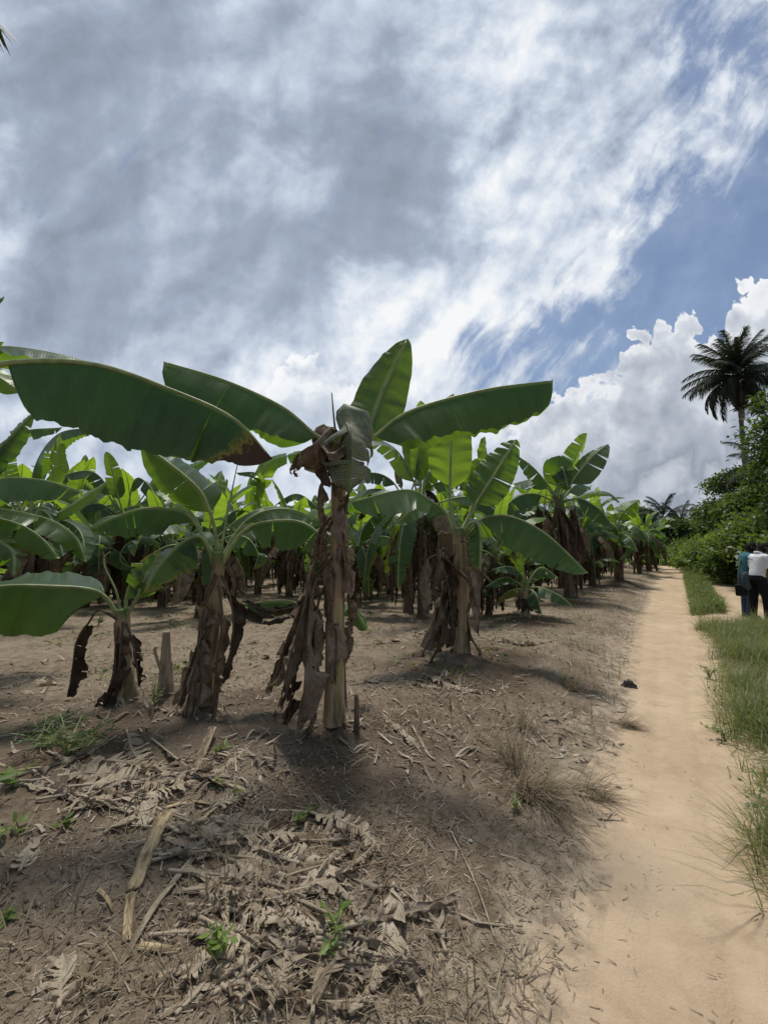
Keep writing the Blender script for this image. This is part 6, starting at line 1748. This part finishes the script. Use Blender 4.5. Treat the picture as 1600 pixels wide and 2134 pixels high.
def person(px, py, depth_y, heading, label, lean, head_fwd, shirt, trousers, hgt=1.72, polo=False, hands_mid=(0.05, .42, 1.12), stance=.10, wide=1.0, step=0.0):
    p = at(px, py, depth_y)
    o = empty('person', G0(p.x, p.y), -heading)
    tag(o, label, 'person', None)
    k = hgt / 1.72
    def Lp(x, y, z):                                   # lean the upper body about the hips
        z0 = .95
        if z > z0:
            a = lean * min(1, (z - z0) / .25) if z < z0 + .25 else lean
            y2 = y * math.cos(a) + (z - z0) * math.sin(a); z2 = z0 + (z - z0) * math.cos(a) - y * math.sin(a)
            return (x * k, y2 * k, z2 * k)
        return (x * k, y * k, z * k)
    # legs and trousers
    tr = MB()
    for s in (-1, 1):
        limb(tr, [(s * .085, 0, .93), (s * (.09 + stance * .3), .02 + s * step * .4, .50), (s * stance, -.01 + s * step, .07)], [.105 * wide, .098, .080, .076, .070])
    tr.add(*loft([((0, -.005, .82), .15 * wide, .115, 0), ((0, -.01, .90), .165 * wide, .125, 0), ((0, -.005, .98), .16 * wide, .118, 0), (Lp(0, 0, 1.05), .15 * wide, .11, 0)]))
    tr.v = [v * (k if i < 2 else 1) for i, v in enumerate(tr.v)]
    fuse(tr, 'trousers', M[trousers], o)
    for s in (-1, 1):
        sh = MB(); sh.add(*loft([((s * stance * k, -.08 + s * step, .035), .032, .01, 0)] + [((s * stance * k, -.05 + q * .045 + s * step, .04), .045, .035, 0) for q in range(1)] , 10)) if False else None
        C, _ = spline([(s * stance * k, -.08 + s * step, .045), (s * stance * k, .05 + s * step, .045), (s * stance * 1.1 * k, .17 + s * step, .032)], 12)
        V, F_ = tube(C, np.array([.030, .044, .046, .046, .046, .046, .047, .047, .046, .044, .040, .022]), 10, squash=.85)
        mesh_obj('shoe', V, F_, M['shoe'], o)
    # shirt
    st = MB()
    st.add(*loft([(Lp(0, 0, .93), .162 * wide, .125, 0), (Lp(0, .0, 1.02), .158 * wide, .118, lean), (Lp(0, .005, 1.15), .165 * wide, .12, lean), (Lp(0, .0, 1.28), .182 * wide, .125, lean), (Lp(0, -.012, 1.38), .185 * wide, .108, lean), (Lp(0, -.012, 1.44), .12, .075, lean), (Lp(0, -.01, 1.475), .07, .062, lean)]))
    hx, hy, hz = hands_mid
    el, wr = {}, {}
    for s in (-1, 1):
        sh0 = Lp(s * .165 * wide, -.01, 1.385)
        elb = ((s * .235 * wide) * k, sh0[1] + .04, sh0[2] - .275 * k)
        w_ = (s * hx * k + s * .03, hy * k, hz * k)
        el[s], wr[s] = elb, w_
        mid_ = tuple(a * .42 + b * .58 for a, b in zip(sh0, elb))
        limb(st, [tuple(a * .8 + b * .2 for a, b in zip(sh0, Lp(0, -.01, 1.37))), sh0, mid_, tuple(a * .2 + b * .8 for a, b in zip(sh0, elb))], [.07, .074, .072, .070])
    sho = fuse(st, 'shirt', M[shirt], o)
    if polo:
        C, _ = spline([Lp(.072, -.01, 1.47), Lp(.05, -.07, 1.485), Lp(0, -.085, 1.487), Lp(-.05, -.07, 1.485), Lp(-.072, -.01, 1.47), Lp(-.03, .055, 1.455)], 24)
        V, F_ = tube(C, .017, 8)
        mesh_obj('collar', V, F_, M[shirt], o)
    # body: head, neck, arms with hands
    bd = MB()
    nk = Lp(0, .0, 1.46); hd = (0, Lp(0, 0, 1.60)[1] + head_fwd, Lp(0, 0, 1.60)[2] - head_fwd * .45)
    limb(bd, [Lp(0, -.01, 1.40), nk, (0, hd[1] - .015, hd[2] - .06)], [.062, .056, .056])
    ht = .25 + head_fwd * 3.2
    def hp(x, y, z):                                   # head point, nodding forward
        return (hd[0] + x, hd[1] + y * math.cos(ht) + z * math.sin(ht), hd[2] + z * math.cos(ht) - y * math.sin(ht))
    th, ph = np.meshgrid(np.linspace(0, 2 * np.pi, 20, endpoint=False), np.linspace(.04, np.pi - .04, 14))
    hxv = np.sin(ph) * np.cos(th); hyv = np.sin(ph) * np.sin(th); hzv = np.cos(ph)
    taper = np.where(hzv < 0, 1 + .30 * hzv, 1.0)
    HV = [hp(a, b, c) for a, b, c in zip((hxv * .077 * taper).ravel(), (hyv * .098 + .006 - .014 * (hzv < -.2) * (hyv < 0)).ravel() * 1.0, (hzv * .125).ravel())]
    HF = [(i * 20 + j, i * 20 + (j + 1) % 20, (i + 1) * 20 + (j + 1) % 20, (i + 1) * 20 + j) for i in range(13) for j in range(20)] + [tuple(range(19, -1, -1)), tuple(range(13 * 20, 14 * 20))]
    bd.add(HV, HF)
    limb(bd, [hp(0, .085, .015), hp(0, .118, -.022), hp(0, .10, -.032)], [.010, .017, .012], 8, 8)            # nose
    limb(bd, [hp(-.026, .085, -.065), hp(0, .103, -.064), hp(.026, .085, -.065)], [.008, .013, .008], 8, 8)    # lips
    limb(bd, [hp(0, .06, -.10), hp(0, .085, -.108)], [.026, .022], 6, 8)                                        # chin
    for s in (-1, 1):
        limb(bd, [hp(s * .014, .088, .03), hp(s * .05, .078, .03)], [.008, .008], 6, 8)                         # brows
        limb(bd, [hp(s * .076, -.012, .025), hp(s * .087, -.022, .005), hp(s * .078, -.008, -.03)], [.012, .015, .010], 8, 8)   # ears
        e, w_ = el[s], wr[s]
        sh0 = Lp(s * .165 * wide, -.01, 1.385)
        limb(bd, [tuple(a * .5 + b * .5 for a, b in zip(sh0, e)), e, tuple(a * .5 + b * .5 for a, b in zip(e, w_)), w_], [.046, .042, .040, .030, .026])
        dv = Vector(w_) - Vector(e); dv.normalize()
        inn = Vector((-s, 0, 0)); upv = dv.cross(inn).normalized()
        pm = Vector(w_) + dv * .085
        limb(bd, [w_, tuple(Vector(w_) + dv * .04), tuple(pm)], [.026, .036, .036], 8, 10)
        for f in range(4):
            off = upv * ((f - 1.5) * .019)
            ln = (.062, .074, .078, .066)[f]
            limb(bd, [tuple(pm + off * .9), tuple(pm + off + dv * ln * .5 + inn * .008), tuple(pm + off + dv * ln * .8 + inn * .032), tuple(pm + off + dv * ln * .75 + inn * .05)], [.011, .010, .009, .007], 10, 8)
        limb(bd, [tuple(Vector(w_) + dv * .03 - upv * .02), tuple(Vector(w_) + dv * .06 - upv * .045 + inn * .02), tuple(Vector(w_) + dv * .095 - upv * .04 + inn * .035)], [.014, .012, .009], 8, 8)
    body = fuse(bd, 'body', M['skin'], o, .007, 3)
    # eyes
    for s in (-1, 1):
        V, F_ = loft([(hp(s * .032, .081, .012 + q), r_, r_, 0) for q, r_ in ((-.008, .003), (-.005, .009), (0, .011), (.005, .009), (.008, .003))], 8)
        mesh_obj('eye', V, F_, M['phone'], body)
    hr = MB()
    HV2 = []
    for a, b, c in zip(hxv.ravel(), hyv.ravel(), hzv.ravel()):
        cut = c > (-.42 if b < .15 else .42)
        sc_ = 1.10 if cut else .93
        HV2.append(hp(a * .077 * sc_, (b * .098 + .004) * sc_, c * .125 * sc_))
    hr.add(HV2, HF)
    fuse(hr, 'hair', M['hair'], o, .008, 2)
    return o, hp, Lp, wr

pt, _, Lt, wt_ = person(1561, 1296, 9.35, R(108), 'person in a teal shirt and blue jeans, head bowed, behind the one in white', R(9), .05, 'teal_shirt', 'jeans', 1.74, hands_mid=(.04, .40, 1.15))
pw, _, Lw, ww = person(1587, 1303, 8.85, R(90), 'person in a white polo shirt and black trousers seen from behind', R(11), .055, 'white_shirt', 'black_cloth', 1.73, polo=True, hands_mid=(.05, .42, 1.10), wide=.96, stance=.12, step=.06)
pb, _, _, wb_ = person(1634, 1302, 9.1, R(-55), 'person in dark clothes at the right edge facing the other two', R(6), .03, 'black_cloth', 'black_cloth', 1.74, hands_mid=(.05, .36, 1.15))
# print on the back of the white shirt: a short line of script with a mark before it
mb = MB()
def back(x, z):
    q = Lw(x, -.128, z); return (q[0], q[1], q[2])
xs_ = np.linspace(-.125, -.012, 40)
limb(mb, [back(x, 1.318 + .007 * math.sin(i * 1.9) + .004 * math.sin(i * .7)) for i, x in enumerate(xs_)], [.0032, .0032], 90, 6)
limb(mb, [back(-.13, 1.325), back(-.118, 1.338), back(-.105, 1.325), back(-.118, 1.314), back(-.13, 1.325)], [.006, .006], 20, 6)
mb.build('shirt_print', M['logo'], pw)
# phone in the hand of the person in white
hm = (Vector(ww[1]) + Vector(ww[-1])) * .5 + Vector((0, .10, .04))
wm = pw.matrix_basis @ hm
me = bpy.data.meshes.new('phone'); 
import bmesh
bm = bmesh.new(); bmesh.ops.create_cube(bm, size=1.0)
bmesh.ops.scale(bm, vec=(.075, .010, .155), verts=bm.verts); bmesh.ops.bevel(bm, geom=bm.edges[:], offset=.004, segments=2, affect='EDGES', profile=.5)
bm.to_mesh(me); bm.free()
me.materials.append(M['phone'])
o = link(bpy.data.objects.new('phone', me)); o.location = wm; o.rotation_euler = (R(-50), 0, -R(90))
tag(o, 'dark phone held in front of the person in white', 'phone')
# black shoulder bag with a blue-grey jacket over it
pbg = at(1544, 1228, 8.95)
bg = empty('shoulder_bag', pbg, -R(60)); tag(bg, 'black shoulder bag hanging at the hip of the person in teal', 'bag')
me = bpy.data.meshes.new('bag_body'); bm = bmesh.new(); bmesh.ops.create_cube(bm, size=1.0)
bmesh.ops.scale(bm, vec=(.13, .30, .26), verts=bm.verts); bmesh.ops.bevel(bm, geom=bm.edges[:], offset=.035, segments=3, affect='EDGES', profile=.5)
for v in bm.verts: v.co.z -= .02 * (v.co.y / .15) ** 2
bm.to_mesh(me); bm.free(); me.materials.append(M['black_cloth']); link(bpy.data.objects.new('bag_body', me), bg)
V, F_ = tube(spline([(.07, -.10, .08), (.078, .0, .02), (.07, .10, .08)], 16)[0], .012, 8); mesh_obj('flap_trim', V, F_, M['grey_cloth'], bg)
top_l = bg.matrix_basis.inverted() @ (pt.matrix_basis @ Vector(Lt(-.10, -.02, 1.44)))
V, F_ = tube(spline([(0, -.12, .11), (top_l.x * .5 - .03, top_l.y * .5 - .05, top_l.z * .55), tuple(top_l), (top_l.x * .5 + .08, top_l.y * .5 + .08, top_l.z * .5), (0, .12, .11)], 50)[0], .013, 8, squash=.5); mesh_obj('strap', V, F_, M['black_cloth'], bg)
jk = at(1553, 1208, 8.9)
V, F_ = loft([((0, 0, .17), .03, .03, 0), ((.0, .0, .10), .055, .05, 0), ((.01, .01, -.02), .075, .06, 0), ((.02, .0, -.14), .085, .05, 0), ((.03, -.01, -.22), .06, .03, 0)], 16)
V = np.array(V); V = V + .03 * np.stack([fbm(V[:, 2] * 14, V[:, 0] * 30, 3, 1), fbm(V[:, 2] * 14, V[:, 1] * 30, 3, 2), 0 * V[:, 0]], 1)
o = mesh_obj('folded_jacket', V, F_, M['grey_cloth']); o.location = jk; tag(o, 'blue-grey cloth hanging over the black bag', 'cloth')
